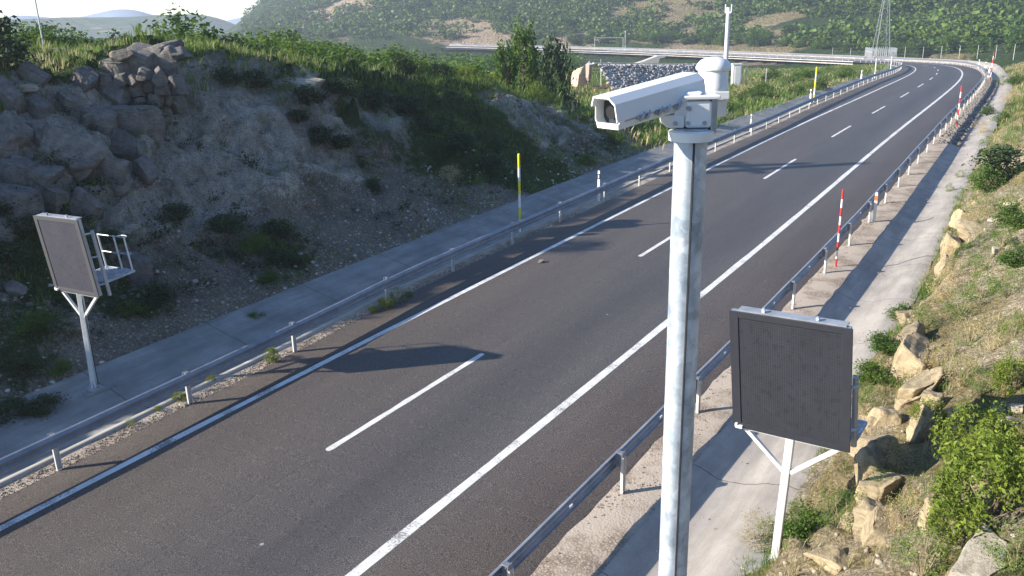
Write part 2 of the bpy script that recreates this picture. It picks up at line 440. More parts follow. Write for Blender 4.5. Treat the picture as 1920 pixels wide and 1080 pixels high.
    M['grass_dry'] = leaf('dry_grass', (.38, .31, .15), (.66, .57, .34), .5)
    M['wood_far'] = leaf('distant_foliage', (.014, .040, .006), (.13, .22, .035), .2)
    M['stem'] = simple('twig', (.12, .09, .06), .9); M['dry_stem'] = simple('dry_stalk', (.40, .33, .20), .9)
    # metal and paint
    k = NT('galvanised_steel', .5, .4, .3); n1 = k.noise(7, 5, .6, None, (1, 1, .6)); v = k.voro(18, out='Color'); bw = k.n('ShaderNodeRGBToBW'); k.l(v, bw.inputs[0])
    c = k.ramp(n1, [(.35, (.30, .36, .43)), (.62, (.58, .64, .70))]); c = k.mix(.5, c, k.mix(1, c, k.ramp(bw.outputs[0], [(.2, .7), (.8, 1.2)]), 'MULTIPLY'))
    k.base(c); k.rough(k.ramp(n1, [(.3, .38), (.7, .58)])); M['galv'] = k.m
    M['galv_dull'] = simple('weathered_zinc', (.42, .44, .47), .5, .6, .5, .2, 5)
    k = NT('rail_steel', .45, .5, .4); c = k.ramp(k.noise(2, 6, .7), [(.3, (.17, .19, .225)), (.7, (.31, .33, .37))]); k.base(c); M['rail'] = k.m
    M['white'] = simple('white_enamel', (.80, .80, .78), .4, 0, .5, .025, 3)
    M['white_dull'] = simple('white_painted_steel', (.72, .72, .70), .5, 0, .4, .1, 7)
    M['post_zinc'] = simple('post_zinc', (.62, .62, .60), .55, .15, .4, .12, 8)
    M['cream'] = simple('galvanised_post_pale', (.60, .61, .60), .5, .2, .4, .12, 5)
    M['black'] = simple('black_plastic', (.02, .02, .022), .5, 0, .4, .2)
    M['yellow'] = simple('yellow_paint', (.80, .70, .02), .5, 0, .4, .08)
    M['red'] = simple('red_paint', (.60, .035, .035), .5, 0, .4, .15)
    M['orange'] = simple('orange_reflector', (.8, .18, .03), .4, 0, .5, .1)
    M['blue'] = simple('blue_sign_sheet', (.01, .04, .35), .5, 0, .4, .05)
    M['panel_frame'] = simple('panel_frame_grey', (.075, .076, .080), .55, 0, .4, .08, 4)
    M['panel_dark'] = simple('panel_frame_dark', (.026, .028, .036), .5, 0, .4, .1, 4)
    def led(name, a, b):
        k = NT(name, .6, .35); co = k.tc.outputs['UV']
        q = k.n('ShaderNodeTexVoronoi'); q.inputs['Scale'].default_value = 44; q.inputs['Randomness'].default_value = 0; k.l(co, q.inputs['Vector'])
        c = k.ramp(q.outputs['Distance'], [(.15, b), (.4, a)]); c = k.mix(.5, c, k.mix(1, c, k.ramp(k.noise(3.5, 4, .6, co), [(.35, (.72, .72, .74)), (.65, (1.2, 1.2, 1.22))]), 'MULTIPLY')); bl = k.noise(9, 2, .5, co, (2.0, 1.6, 1)); c = k.mix(k.ramp(bl, [(.56, 0.0), (.64, .35)]), c, tuple(v * .45 for v in b)); k.base(c); return k.m
    M['led_grey'] = led('led_matrix_grey', (.055, .055, .072), (.028, .028, .040))
    M['led_dark'] = led('led_matrix_dark', (.030, .032, .042), (.012, .013, .018))
    k = NT('window_glass', .05, .6); k.base((.05, .06, .07)); M['glass'] = k.m
    M['pylon'] = simple('aged_lattice_steel', (.20, .23, .22), .6, .2)
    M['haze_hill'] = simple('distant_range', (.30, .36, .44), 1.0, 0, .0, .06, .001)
mk_materials()

# ------------------------------------------------------------------ ground sheets that follow the road
def sweep(name, s_arr, prof, mat, kind='structure', label=None, parent=None, closed=False, smooth=False, jit=0):
    """prof: function s -> list of (t, dz) ; quads along the road"""
    V = []; UV = []; n = None
    for s in s_arr:
        pr = prof(s)
        n = len(pr)
        for t, dz in pr:
            V.append(st(s, t, dz)); UV.append((t, s))
    V = np.array(V); m_ = len(s_arr)
    if jit: V[:, 2] += fbm(V[:, 0] * 1.7, V[:, 1] * 1.7, 0, 77, 3) * jit
    F = []
    kk = n if closed else n - 1
    for i in range(m_ - 1):
        for j in range(kk):
            a = i * n + j; b = i * n + (j + 1) % n
            F.append((a, b, b + n, a + n))
    if closed:
        F.append(tuple(range(n - 1, -1, -1))); F.append(tuple((m_ - 1) * n + i for i in range(n)))
        o = np_mesh(name, V, F, mat, parent, UV, smooth=smooth)
    else:
        o = np_mesh(name, V, np.array(F), mat, parent, UV, smooth=smooth)
    if kind: o['kind'] = kind
    return o

def LPT(s): return float(np.interp(s, [9, 13, 17, 21, 40, 65, 85, 118, 190], [-4.62, -4.72, -4.82, -5.1, -5.13, -5.15, -5.75, -6.2, -5.8]))
RPT = 6.36
s_near = np.arange(-40, 120, .5); s_all = np.concatenate([s_near, np.arange(120, 458, 1.0)])

sweep('road', s_all, lambda s: [(LPT(s) + .02 + .05 * math.sin(s * 1.7) * math.sin(s * .37), -.02), (LPT(s) + .1, 0), (-3.5, .0), (-1.7, .0), (0, 0), (1.75, 0), (3.5, .0), (6.05 + .03 * math.sin(s * 1.1), 0), (6.2, -.05)], M['asphalt'])
# the gutter side strips
sweep('left_verge', s_all, lambda s: [(LPT(s) - .42, .015), (LPT(s) - .3, .0), (LPT(s) - .1, -.015), (LPT(s) + .15, -.03)], M['gravel'], jit=.012)
sweep('left_kerb', s_all, lambda s: [(LPT(s) - .62, -.04), (LPT(s) - .60, .055), (LPT(s) - .43, .06), (LPT(s) - .41, -.02)], M['kerb'])
sweep('left_drain', s_all, lambda s: [(-8.3, .30), (-7.72, .17), (-7.0, .03), (-6.3, -.10), (LPT(s) - .75, -.06), (LPT(s) - .6, .02)], M['concrete_shaded'])
sweep('right_verge', s_all, lambda s: [(6.0, -.03), (6.25, -.015), (6.6, .01), (7.0, .02), (7.3, -.01)], M['gravel'], jit=.02)
def rdrain(s):
    up = float(sm(150, 190, s)) * .45
    e = .05 * math.sin(s * .9) + .04 * math.sin(s * 2.3)
    return [(7.2, .03), (7.28, .035), (7.75, -.14), (8.3, -.10), (8.75, .06 + up * .5), (9.15 + e, .14 + up), (9.45 + e + up, .10 + up * 1.5)]
sweep('right_drain', s_all, rdrain, M['concrete'])

o = sweep('parapet', np.arange(238, 452, 3.0), lambda s: [(-7.3, -.4), (-7.2, .42), (-6.85, .44), (-6.8, -.2)], M['far_concrete'], None)
tag(o, 'pale concrete parapet on the near side of the far stretch of road beyond the bend', 'parapet')

# ------------------------------------------------------------------ painted markings
def line_strip(name, s0, s1, t, wd, rounded=False):
    ss = np.arange(s0, s1 + .001, .5 if s1 < 130 else 1.0)
    if rounded: ss = np.concatenate([[s0, s0 + .04], np.linspace(s0 + .12, s1 - .12, max(3, int((s1 - s0) / .5))), [s1 - .04, s1]])
    def pr(s):
        k = 1.0
        if rounded:
            d = min(s - s0, s1 - s); k = .45 if d < .02 else (.85 if d < .08 else 1)
        j = .008 * math.sin(s * 7.3) + .006 * math.sin(s * 17.1)
        return [(t - wd / 2 * k + j, .004), (t + wd / 2 * k - j * .5, .004)]
    return sweep(name, ss, pr, M['paint'])
line_strip('left_edge_line', -40, 450, -3.5, .19)
line_strip('right_edge_line', -40, 450, 3.5, .225)
DASH = [(-21, -15), (-4.3, 1.8), (12.59, 18.62), (28.9, 34.6), (45.15, 52.05), (62.37, 69.29), (78.93, 85.9), (95.9, 102.7), (111.25, 118.4), (128.3, 135.4), (147.5, 154.0), (165.5, 172), (183, 189.5), (200, 206.5)]
for a, b in DASH: line_strip('lane_dash', a, b, 0.0, .16, True)

# ------------------------------------------------------------------ land sheets
def cover(x, y, z, s, t):
    """what grows or lies where: green, bare rock, dry"""
    G = np.zeros_like(x); R_ = np.zeros_like(x); D = np.zeros_like(x)
    left = t < 0
    u = (-7.75 - t) / 9.8
    n = fbm(x * .16, y * .16, 0, 101, 3); n2 = fbm(x * .5, y * .5, 0, 103, 3)
    g = .04 + sm(.82, 1.02, u) * 1.0 + n * .35 + .15 * sm(30, 60, s)
    rk = .45 * sm(.3, .5, u) * (1 - sm(.9, 1.0, u)) + n2 * .3 + sm(.3, .6, u) * (1 - sm(12, 26, s)) * .35
    G = np.where(left, g, G); R_ = np.where(left, rk, R_)
    for cx_, cy_, cr, ch, va in PATCH:
        k = np.exp(-((x - cx_) ** 2 + (y - cy_) ** 2) / cr ** 2) * va
        if ch == 0: G = G + k
        elif ch == 1: R_ = R_ + k; G = G - k * .8
        else: D = D + k; G = G - k * .6
    D = np.where(left, D + .25 * sm(1.05, 1.5, u) * (n2 + .6), D)
    v = t - 9.15
    gR = .12 + n * .45 + n2 * .2 + sm(60, 110, s) * .35
    G = np.where(left, G, np.where(t > 9, gR, 0)); D = np.where(left, D, .45 + n2 * .3 + .25 * sm(45, 90, s))
    R_ = np.where(left, R_, np.where(t > 9, .55 * sm(.4, .9, v) * (1 - sm(1.2, 1.8, v)) * (s < 45) + n2 * .15, 0))
    return np.clip(np.stack([G, R_, D], 1), 0, 1)

PATCH = []
for (px, py, cr, ch, va) in [(450, 430, 2.2, 0, .75), (290, 560, 1.6, 0, .5), (60, 620, 2.0, 0, .35), (640, 210, 2.6, 0, .55), (800, 300, 3.0, 0, .4), (940, 300, 3, 0, .5), (560, 250, 1.3, 0, .5), (420, 300, 1.3, 0, .3),
                             (40, 370, 1.6, 0, .6), (700, 350, 1.2, 0, .4), (120, 440, 1.6, 0, .25), (900, 200, 5, 0, .6), (560, 480, 1.6, 0, .35), (700, 430, 1.5, 0, .3),
                             (540, 165, 1.6, 1, .9), (330, 330, 2.4, 1, .5), (440, 240, 2.0, 1, .4), (960, 215, 2.2, 1, .6), (1020, 235, 2, 1, .6), (720, 230, 1.6, 1, .5), (200, 300, 3, 1, .5)]:
    P_ = hit(px, py); PATCH.append((P_.x, P_.y, cr, ch, va))

def grid_st(name, s_arr, t_arr, mat, dz=0.0, edge=None):
    S_, T_ = np.meshgrid(s_arr, t_arr, indexing='ij')
    P_ = st(S_.ravel(), T_.ravel()); x, y = P_[:, 0], P_[:, 1]
    z = H(x, y) + dz
    s, t = S_.ravel(), T_.ravel()
    c = cover(x, y, z, s, t)
    n = len(t_arr); i = np.arange((len(s_arr) - 1) * (n - 1)); a = (i // (n - 1)) * n + i % (n - 1)
    F = np.stack([a, a + 1, a + n + 1, a + n], 1)
    if t_arr[1] < t_arr[0]: F = F[:, ::-1].copy()
    V = np.stack([x, y, z], 1)
    if edge is not None:
        # overhang and roughness pushed sideways so that faces of rock are not smooth sheets
        k = edge(s, t)
        V[:, 0] += k * fbm(x * 1.1, y * 1.1, z * 2.2, 201, 3) * .22; V[:, 1] += k * fbm(x * 1.1, y * 1.1, z * 2.2, 207, 3) * .22
        V[:, 2] += k * fbm(x * 2.6, y * 2.6, z * 2.6, 211, 3) * .07
    o = np_mesh(name, V, F, mat, None, np.stack([t, s], 1), c); o['kind'] = 'structure'; return o

tl = -np.concatenate([np.arange(7.75, 18.5, .14), np.arange(18.6, 30, .4), np.arange(30, 61, 1.0)])
grid_st('left_cutting', np.arange(-14, 75, .16), tl, M['land_left'], edge=lambda s, t: sm(-8.2, -9.5, t) * sm(-24, -18, t))
tr = np.concatenate([np.arange(9.1, 14.5, .09), np.arange(14.6, 30, .4)])
grid_st('right_bank', np.arange(2, 60, .13), tr, M['land_right'], edge=lambda s, t: sm(9.3, 9.8, t) * .7)
grid_st('right_bank_beyond', np.arange(59.9, 175, .6), np.concatenate([np.arange(9.1, 16, .35), np.arange(16, 40, 1.5)]), M['land_right'], edge=lambda s, t: sm(9.3, 9.8, t) * .5)

# the wide ground, polar round the mast so that it is fine where it is seen near
def wide_ground():
    az = np.concatenate([np.arange(-180, -76, 8.0), np.arange(-76, 8, .28), np.arange(8, 181, 8.0)])
    rr = np.exp(np.linspace(math.log(3), math.log(9000), 330))
    A_, R_ = np.meshgrid(np.radians(az), rr, indexing='ij'); x = (R_ * np.sin(A_)).ravel(); y = (R_ * np.cos(A_)).ravel()
    z = H(x, y); s, t = to_st(x, y)
    r = np.hypot(x, y)
    # kept under the finer sheets
    inl = (s > -14) & (s < 75) & (t < -7.75) & (t > -58); inr = (s > 2) & (s < 174) & (t > 9) & (t < np.where(s < 60, 29, 38)); road_ = (np.abs(t) < np.interp(s, [150, 220], [10.2, 15])) & (s > -41) & (s < 459)
    dl = np.minimum(np.minimum(s + 14, 75 - s), t + 60).clip(0, 2) / 2
    z = z - np.where(inl, .8 * dl + .0, 0) - np.where(inr, .7, 0) - np.where(road_ & ~inl & ~inr, np.interp(s, [150, 220], [.35, 1.3]), 0)
    n2 = fbm(x * .012, y * .012, 0, 301, 4); n3 = fbm(x * .06, y * .06, 0, 305, 3)
    G = .75 + n2 * .3 + n3 * .15; Rk = np.zeros_like(G); D = .35 + n3 * .4
    for px, py, cr, ch, va in FARP:
        P_ = hit(px, py, 900, 60); k = np.exp(-((x - P_.x) ** 2 + (y - P_.y) ** 2) / cr ** 2) * va
        if ch == 1: Rk = Rk + k; G = G - k * 1.4; D = D - k
        else: D = D + k; G = G - k * 1.3
    G = np.where((s < 80) & (t < 0) & (r < 120), .75 + n3 * .3, G)
    c = np.clip(np.stack([G, Rk, D], 1), 0, 1)
    n = len(rr); i = np.arange((len(az) - 1) * (n - 1)); a = (i // (n - 1)) * n + i % (n - 1)
    F = np.stack([a, a + n, a + n + 1, a + 1], 1)
    o = np_mesh('ground', np.stack([x, y, z], 1), F, M['land_far'], None, np.stack([x, y], 1), c, True); o['kind'] = 'structure'
FARP = [(835, 45, 14, 1, 1.3), (870, 55, 18, 1, 1.3), (900, 72, 14, 1, 1.2), (1070, 70, 10, 1, .9), (1258, 12, 20, 2, 1.2), (1275, 35, 17, 2, 1.4), (1305, 58, 17, 2, 1.4), (1245, 70, 7, 2, .8), (1400, 82, 16, 2, 1.3), (1440, 90, 14, 2, 1.3), (1480, 30, 10, 2, .8),
        (1350, 88, 10, 2, .9), (1750, 112, 12, 2, .6), (1200, 168, 9, 2, 1.3), (1280, 160, 9, 2, 1.2), (1150, 130, 9, 2, 1.0), (1260, 125, 10, 2, 1.0), (640, 12, 30, 1, .9)]
wide_ground()

# a faint far range over the plain, left of the brow
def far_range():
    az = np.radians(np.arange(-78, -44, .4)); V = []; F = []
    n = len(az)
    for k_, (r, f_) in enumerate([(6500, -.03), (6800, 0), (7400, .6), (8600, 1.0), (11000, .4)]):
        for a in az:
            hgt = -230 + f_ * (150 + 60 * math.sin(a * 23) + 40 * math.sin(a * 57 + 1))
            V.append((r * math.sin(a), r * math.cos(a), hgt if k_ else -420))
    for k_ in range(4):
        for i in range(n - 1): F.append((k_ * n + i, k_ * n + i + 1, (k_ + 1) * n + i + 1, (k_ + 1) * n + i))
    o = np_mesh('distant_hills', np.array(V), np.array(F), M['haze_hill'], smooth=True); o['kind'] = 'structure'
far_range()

# ------------------------------------------------------------------ guard rails
def frame_at(s, t, dz=0):
    P_ = st(s, t, dz); A = float(np.interp(s, PS, PA)); return Vector(P_), A
WP = [(-.012, .868), (.03, .858), (.085, .80), (.085, .765), (.03, .72), (.03, .69), (.085, .645), (.085, .61), (.035, .565), (0, .55)]
def guardrail(name, post_s, tfun, side, label, s_end, h=0.0):
    """side +1: the beam's waves bulge towards larger t"""
    p0, a0 = frame_at(post_s[0], tfun(post_s[0]))
    root = empty(name, p0, 0, label, 'guardrail', 'steel guardrails along the carriageway'); inv = root.matrix_basis.inverted()
    off_ = -np.array(p0)
    bm_ = MB().box((0, 0, .40), (.012, .11, .80)).box((.03, .055, .40), (.05, .012, .80)).box((.03, -.055, .40), (.05, .012, .80))
    sp = MB().box((side * .06, 0, .70), (.085, .10, .26)).box((side * .04, 0, .865), (.13, .10, .03)).box((-side * .02, 0, .84), (.02, .13, .10))
    pm = bm_.build('post', M['post_zinc'], root, bevel=.003); sm_ = sp.build('spacer', M['rail'], pm)
    first = True
    for i, s in enumerate(post_s[:100]):
        P_, A = frame_at(s, tfun(s))
        if first: q = pm; first = False
        else:
            q = pm.copy(); COL.objects.link(q); q.parent = root
            if s < 110: d = sm_.copy(); COL.objects.link(d); d.parent = q
        q.location = P_ - p0 + Vector((0, 0, random.uniform(-.015, .015))); q.rotation_euler = (random.gauss(0, .012), random.gauss(0, .012), A)
    # beam sections, one per span, each hung a little differently
    ends = list(post_s) ; k = 0
    while k < len(ends) - 1 and k < 99:
        s0, s1 = ends[k], ends[k + 1]
        if k == 98 or (k + 2) == len(ends): s1 = s_end
        z0 = random.uniform(-.012, .012); z1 = random.uniform(-.012, .012)
        ss = np.linspace(s0 - .05, s1 + .12, 3 if s1 - s0 < 9 else int((s1 - s0) / 3))
        V = []; n = len(WP) * 2
        for si in ss:
            f_ = (si - s0) / (s1 - s0)
            front = [(tfun(si) + side * (.11 + a), b + z0 * (1 - f_) + z1 * f_) for a, b in WP]; back = [(a - side * .006, b) for a, b in front][::-1]
            for t_, z_ in front + back: V.append(st(si, t_, z_) + off_)
        F = []
        for i in range(len(ss) - 1):
            for j in range(n): a = i * n + j; b = i * n + (j + 1) % n; F.append((a, b, b + n, a + n))
        F.append(tuple(range(n))); F.append(tuple(range(n * len(ss) - 1, n * len(ss) - 1 - n, -1)))
        np_mesh('beam', np.array(V), F, M['rail'], root)
        k += 1
    return root
LPS = [-19, -15, -11, -7, -3, 1.2, 5.3, 9.06, 12.55, 16.18, 20.5, 24.18, 28.21, 32.14, 36.57, 40.74, 45.03] + [49 + 4 * i for i in range(75)]
RPS = [-17.4, -13.4, -9.5, -5.5, -1.5, 2.5, 6.5, 10.4, 14.35, 18.23, 22.1, 25.93, 29.89, 33.76, 37.7, 41.79, 45.82, 49.48, 53.38, 57.9, 61.63] + [65.6 + 4 * i for i in range(78)]
guardrail('guardrail', LPS, LPT, +1, 'steel guardrail on white posts between the road and the shaded cutting on the left', 372)
guardrail('guardrail', RPS, lambda s: RPT, -1, 'steel guardrail on the right of the road, seen from behind, bordering the concrete drain', 450)

# small white reflector caps on the right-hand beam
def reflector_caps():
    pm = MB().box((0, 0, 0), (.02, .10, .05)).build('reflector', M['white'])
    for i, s in enumerate([7, 12.4, 16.2, 20, 24, 27.8, 31.8, 35.8]):
        P_, A = frame_at(s, RPT - .02, .80); q = pm if i == 0 else pm.copy()
        if i: COL.objects.link(q)
        q.location = P_; q.rotation_euler = (0, 0, A)
        tag(q, 'small white reflector on the right guardrail, %s from the bottom of the view' % ['first', 'second', 'third', 'fourth', 'fifth', 'sixth', 'seventh', 'eighth'][i], 'reflector', 'small reflectors on the right guardrail')

# ------------------------------------------------------------------ marker posts
def banded_pole(loc, h, c1, c2, n, label, lean=(0, 0), w_=.045, name='snow_pole'):
    root = empty(name, loc, 0, label, 'marker pole', 'tall banded marker poles beside the road'); root.rotation_euler = (lean[0], lean[1], 0)
    e = h / n
    for i in range(n):
        MB().tube((0, 0, e * i), (0, 0, e * (i + 1)), w_, n=10).build('band', M[c1 if (n - 1 - i) % 2 == 0 else c2], root, True)
    MB().lathe([(w_ * 1.02, 0), (w_ * .9, .02), (w_ * .3, .035)], (0, 0, h), 10).build('cap', M[c1], root)
    return root
def pole_at(s, t, h, c1, c2, n, label, w_=.045): return banded_pole(Vector(st(s, t, 0)), h, c1, c2, n, label, (random.gauss(0, .01), random.gauss(0, .01)), w_)
pole_at(29.8, -5.7, 3.24, 'yellow', 'white', 6, 'tall yellow and white snow pole behind the left guardrail, nearest of its kind', .05)
pole_at(88.0, -6.7, 3.2, 'yellow', 'white', 5, 'yellow topped snow pole behind the left guardrail halfway to the bend', .08)
pole_at(130.0, -6.9, 2.6, 'cream', 'white', 4, 'pale snow pole behind the left guardrail close to the bend', .08)
pole_at(158.0, -7.0, 2.4, 'cream', 'white', 4, 'most distant pale snow pole at the tip of the left guardrail', .10)
pole_at(30.8, 6.55, 2.7, 'red', 'white', 9, 'red and white banded pole leaning at the right guardrail, nearest of its kind', .035)
pole_at(72.0, 6.9, 2.9, 'red', 'white', 7, 'red and white banded pole behind the right guardrail halfway to the bend', .05)
pole_at(127.0, 7.0, 2.8, 'red', 'white', 5, 'red and white pole standing by the right guardrail where the road bends', .05)
pole_at(168.0, 8.0, 3.0, 'red', 'white', 5, 'red and white pole at the outside of the far bend', .06)

def delineator(s, t, h, label, cap='black', w_=.12):
    P_, A = frame_at(s, t); r = empty('delineator_post', P_, A, label, 'delineator', 'white delineator posts beside the guardrails')
    MB().box((0, 0, h * .36), (w_, w_ * .55, h * .72), taper=.97).build('post_body', M['white_dull'], r, bevel=.01)
    MB().box((0, 0, h * .80), (w_ * .98, w_ * .56, h * .16)).build('band', M[cap], r, bevel=.005)
    MB().box((0, 0, h * .935), (w_ * .95, w_ * .53, h * .11), taper=.75).build('head', M['white_dull'], r, bevel=.01)
    MB().box((0, -w_ * .3, h * .80), (w_ * .45, .012, h * .10)).build('reflector', M['orange' if cap != 'black' else 'white'], r)
delineator(36.57, -5.4, 1.46, 'white post with black band behind the left guardrail, just left of the camera mast')
delineator(62.5, -5.6, 1.3, 'small white marker post on the left guardrail just right of the camera mast')
delineator(85.0, -6.4, 1.4, 'white marker post by the left guardrail near the second yellow pole', w_=.16)
delineator(118.0, -7.1, 1.5, 'white marker post by the left guardrail just before the bend', w_=.2)
delineator(37.9, 6.55, 1.25, 'white post with orange band at the right guardrail beyond the red and white pole', 'orange')
delineator(139.0, 6.8, 1.5, 'white marker post at the right guardrail where the bend begins', w_=.25)
delineator(162.0, 6.8, 1.6, 'white marker post on the outside of the bend, first past its start', w_=.25)
delineator(180.0, 6.8, 1.6, 'white marker post on the outside of the bend, farthest of its kind', w_=.25)

# ------------------------------------------------------------------ roadside message signs
def message_sign(cx, cy, cz, yaw, pit, rol, W, Hh, bx, by, led, frame, label, lit_lean, rails=True):
    R = Matrix.Rotation(yaw, 3, 'Z') @ Matrix.Rotation(pit, 3, 'X') @ Matrix.Rotation(rol, 3, 'Y')
    gz = float(H(np.array([bx]), np.array([by]))[0]) if abs(lit_lean) < 9 else 0
    base = Vector((bx, by, SIGNZ(bx, by)))
    root = empty('message_sign', base, 0, label, 'message sign', 'variable message signs at the roadside')
    C = Vector((cx, cy, cz)) - base
    def L(x, y, z): return C + R @ Vector((x, y, z))       # y>0 behind the face
    d = .11
    b = MB().box(C + R @ Vector((-.02, d / 2 + .012, 0)), (W - .05, d, Hh - .02), R).build('cabinet', M['galv_dull'], root, bevel=.006)
    bw = W * .075
    fr = MB()
    fr.box(L(-W / 2 + bw / 2, 0, 0), (bw, .028, Hh), R).box(L(W / 2 - bw / 2, 0, 0), (bw, .028, Hh), R)
    fr.box(L(0, 0, Hh / 2 - bw * .35), (W - 2 * bw, .028, bw * .7), R).box(L(0, 0, -Hh / 2 + bw * .35), (W - 2 * bw, .028, bw * .7), R)
    fr.build('bezel', M[frame], root, bevel=.003)
    iw, ih = W / 2 - bw, Hh / 2 - bw * .7
    V = [L(-iw, .002, -ih), L(iw, .002, -ih), L(iw, .002, ih), L(-iw, .002, ih)]
    np_mesh('display', np.array([tuple(v) for v in V]), [(0, 1, 2, 3)], M[led], root, [(0, 0), (1, 0), (1, 1.1), (0, 1.1)])
    # top plate and lifting lugs
    MB().box(L(.01, d / 2 + .06, Hh / 2 + .006), (W * .88, d + .05, .022), R).build('top_plate', M['galv_dull'], root)
    for sx in (-.22, .22):
        MB().box(L(sx * W, .06, Hh / 2 + .045), (.05, .03, .05), R).tube(L(sx * W, .04, Hh / 2 + .06), L(sx * W, .085, Hh / 2 + .06), .028, n=8).build('lifting_lug', M['galv'], root)
    # corner light box seen at the bottom left
    lb = MB().box(L(-W * .5 + .12, -.035, -Hh / 2 + .035), (.11, .06, .045), R).box(L(-W * .5 + .07, -.03, -Hh / 2 + .05), (.04, .05, .07), R).build('sensor_box', M['white'], root, bevel=.004)
    # rear frame: upright, brackets
    up = MB().tube(L(W * .5 + (.02 if rails else -.02), d + .16, -Hh / 2 - .04), L(W * .5 + (.02 if rails else -.02), d + .16, Hh * (.33 if rails else .06)), .045, n=12).build('rear_upright', M['galv_dull'], root, True)
    for z_ in ((-.36, .0, .3) if rails else (-.36, .0)):
        MB().bar(L(W * .5 - .08, d, Hh * z_), L(W * .5 + .02, d + .16, Hh * z_), .05, .03).build('bracket', M['galv'], root)
    # post and forked arms
    top = L(0, d * .6, -Hh / 2 - .01)
    fork = Vector((top.x * .9, top.y - .02, top.z - .62))
    MB().bar((0, 0, -.3), (top.x, top.y, top.z + .02), .13, .13).build('post', M['post_zinc'], root, bevel=.012)
    for sx in (-1, 1):
        e = L(sx * W * .40, d * .5, -Hh / 2 - .015)
        MB().bar(fork + Vector((sx * .06, 0, 0)), e, .065, .065).build('fork_arm', M['post_zinc'], root)
    MB().bar(L(-W * .42, d * .5, -Hh / 2 - .02), L(W * .42, d * .5, -Hh / 2 - .02), .06, .04).build('cross_member', M['post_zinc'], root)
    # service platform behind with its rail
    z0 = -Hh / 2 + (.30 if rails else .06); y0 = d + .14; pl = MB()
    xa, xb = -W * .12, W * (.50 if rails else .50); ya, yb = y0, y0 + (.85 if rails else .6)
    nb = 12
    for i in range(nb + 1):
        x = xa + (xb - xa) * i / nb; pl.bar(L(x, ya, z0), L(x, yb, z0), .012, .03)
    for i in range(nb + 1):
        y = ya + (yb - ya) * i / nb; pl.bar(L(xa, y, z0), L(xb, y, z0), .012, .03)
    pl.bar(L(xa, ya, z0), L(xb, ya, z0), .04, .05).bar(L(xa, yb, z0), L(xb, yb, z0), .04, .05).bar(L(xa, ya, z0), L(xa, yb, z0), .04, .05).bar(L(xb, ya, z0), L(xb, yb, z0), .04, .05)
    pf = pl.build('platform', M['galv'], root)
    for (x, y) in () if not rails else ((xb - .03, yb - .03), (xb - .45, yb - .03), (xa + .03, yb - .03)):
        MB().tube(L(x, y, z0), L(x, y, z0 + .92), .022, n=8).build('rail_post', M['white_dull'], root)
    hr = MB()
    for zz in ((.45, .9) if rails else ()):
        pts = [L(xb - .03, yb - .03, z0 + zz)]
        for i in range(7): th = math.pi * i / 6; pts.append(L(xb - .24 + .21 * math.cos(th), yb - .03 + .22 * math.sin(th) * .8, z0 + zz - .02))
        hr.path([L(xb - .03, yb - .03, z0 + zz), L(xa + .03, yb - .03, z0 + zz)], .016).path(pts, .012)
    if rails: hr.build('handrail', M['galv_dull'], root)
    # cable down the post and a foot
    MB().path([L(.05, d * .6, -Hh / 2), (.09, .07, fork.z - .2), (.085, .07, .1)], .014).build('cable_tube', M['black'], root)
    ft = MB().box((0, 0, .012), (.38, .38, .024))
    for a in range(4):
        th = a * math.pi / 2 + math.pi / 4; ft.tube((.15 * math.cos(th), .15 * math.sin(th), .02), (.15 * math.cos(th), .15 * math.sin(th), .07), .014, n=6)
        ft.prism([(.06 * math.cos(th) , .06 * math.sin(th), .02), (.17 * math.cos(th), .17 * math.sin(th), .02), (.06 * math.cos(th), .06 * math.sin(th), .18)], (-.012 * math.sin(th), .012 * math.cos(th), 0))
    ft.build('base_plate', M['galv_dull'], root)
    return root
def SIGNZ(x, y):
    s, t = to_st(x, y); s = float(s[0]); t = float(t[0])
    return float(np.interp(s, PS, PZ)) + (.12 if t < 0 else .12)
message_sign(-20.753, 11.085, -5.76, .045, .081, -.038, 1.83, 1.98, -20.62, 11.1, 'led_grey', 'panel_frame', 'grey unlit message sign on a forked post in front of the shaded cutting', 0)
message_sign(-3.452, 12.768, -5.75, -.045, .117, -.041, 1.90, 2.12, -3.50, 12.95, 'led_dark', 'panel_dark', 'dark unlit message sign on a white forked post beside the camera mast', 0, False)
def pad(name, x, y, wx, wy, label):
    z = SIGNZ(x, y) - .12
    o = MB().box((x, y, z + .02), (wx, wy, .2)).build(name, M['concrete_shaded' if x < -10 else 'kerb'], bevel=.02); tag(o, label, 'concrete pad')
pad('footing', -20.75, 11.15, .8, .8, 'concrete footing under the grey message sign on the left')
pad('footing', -3.5, 13.0, .9, .9, 'concrete footing under the dark message sign on the right')

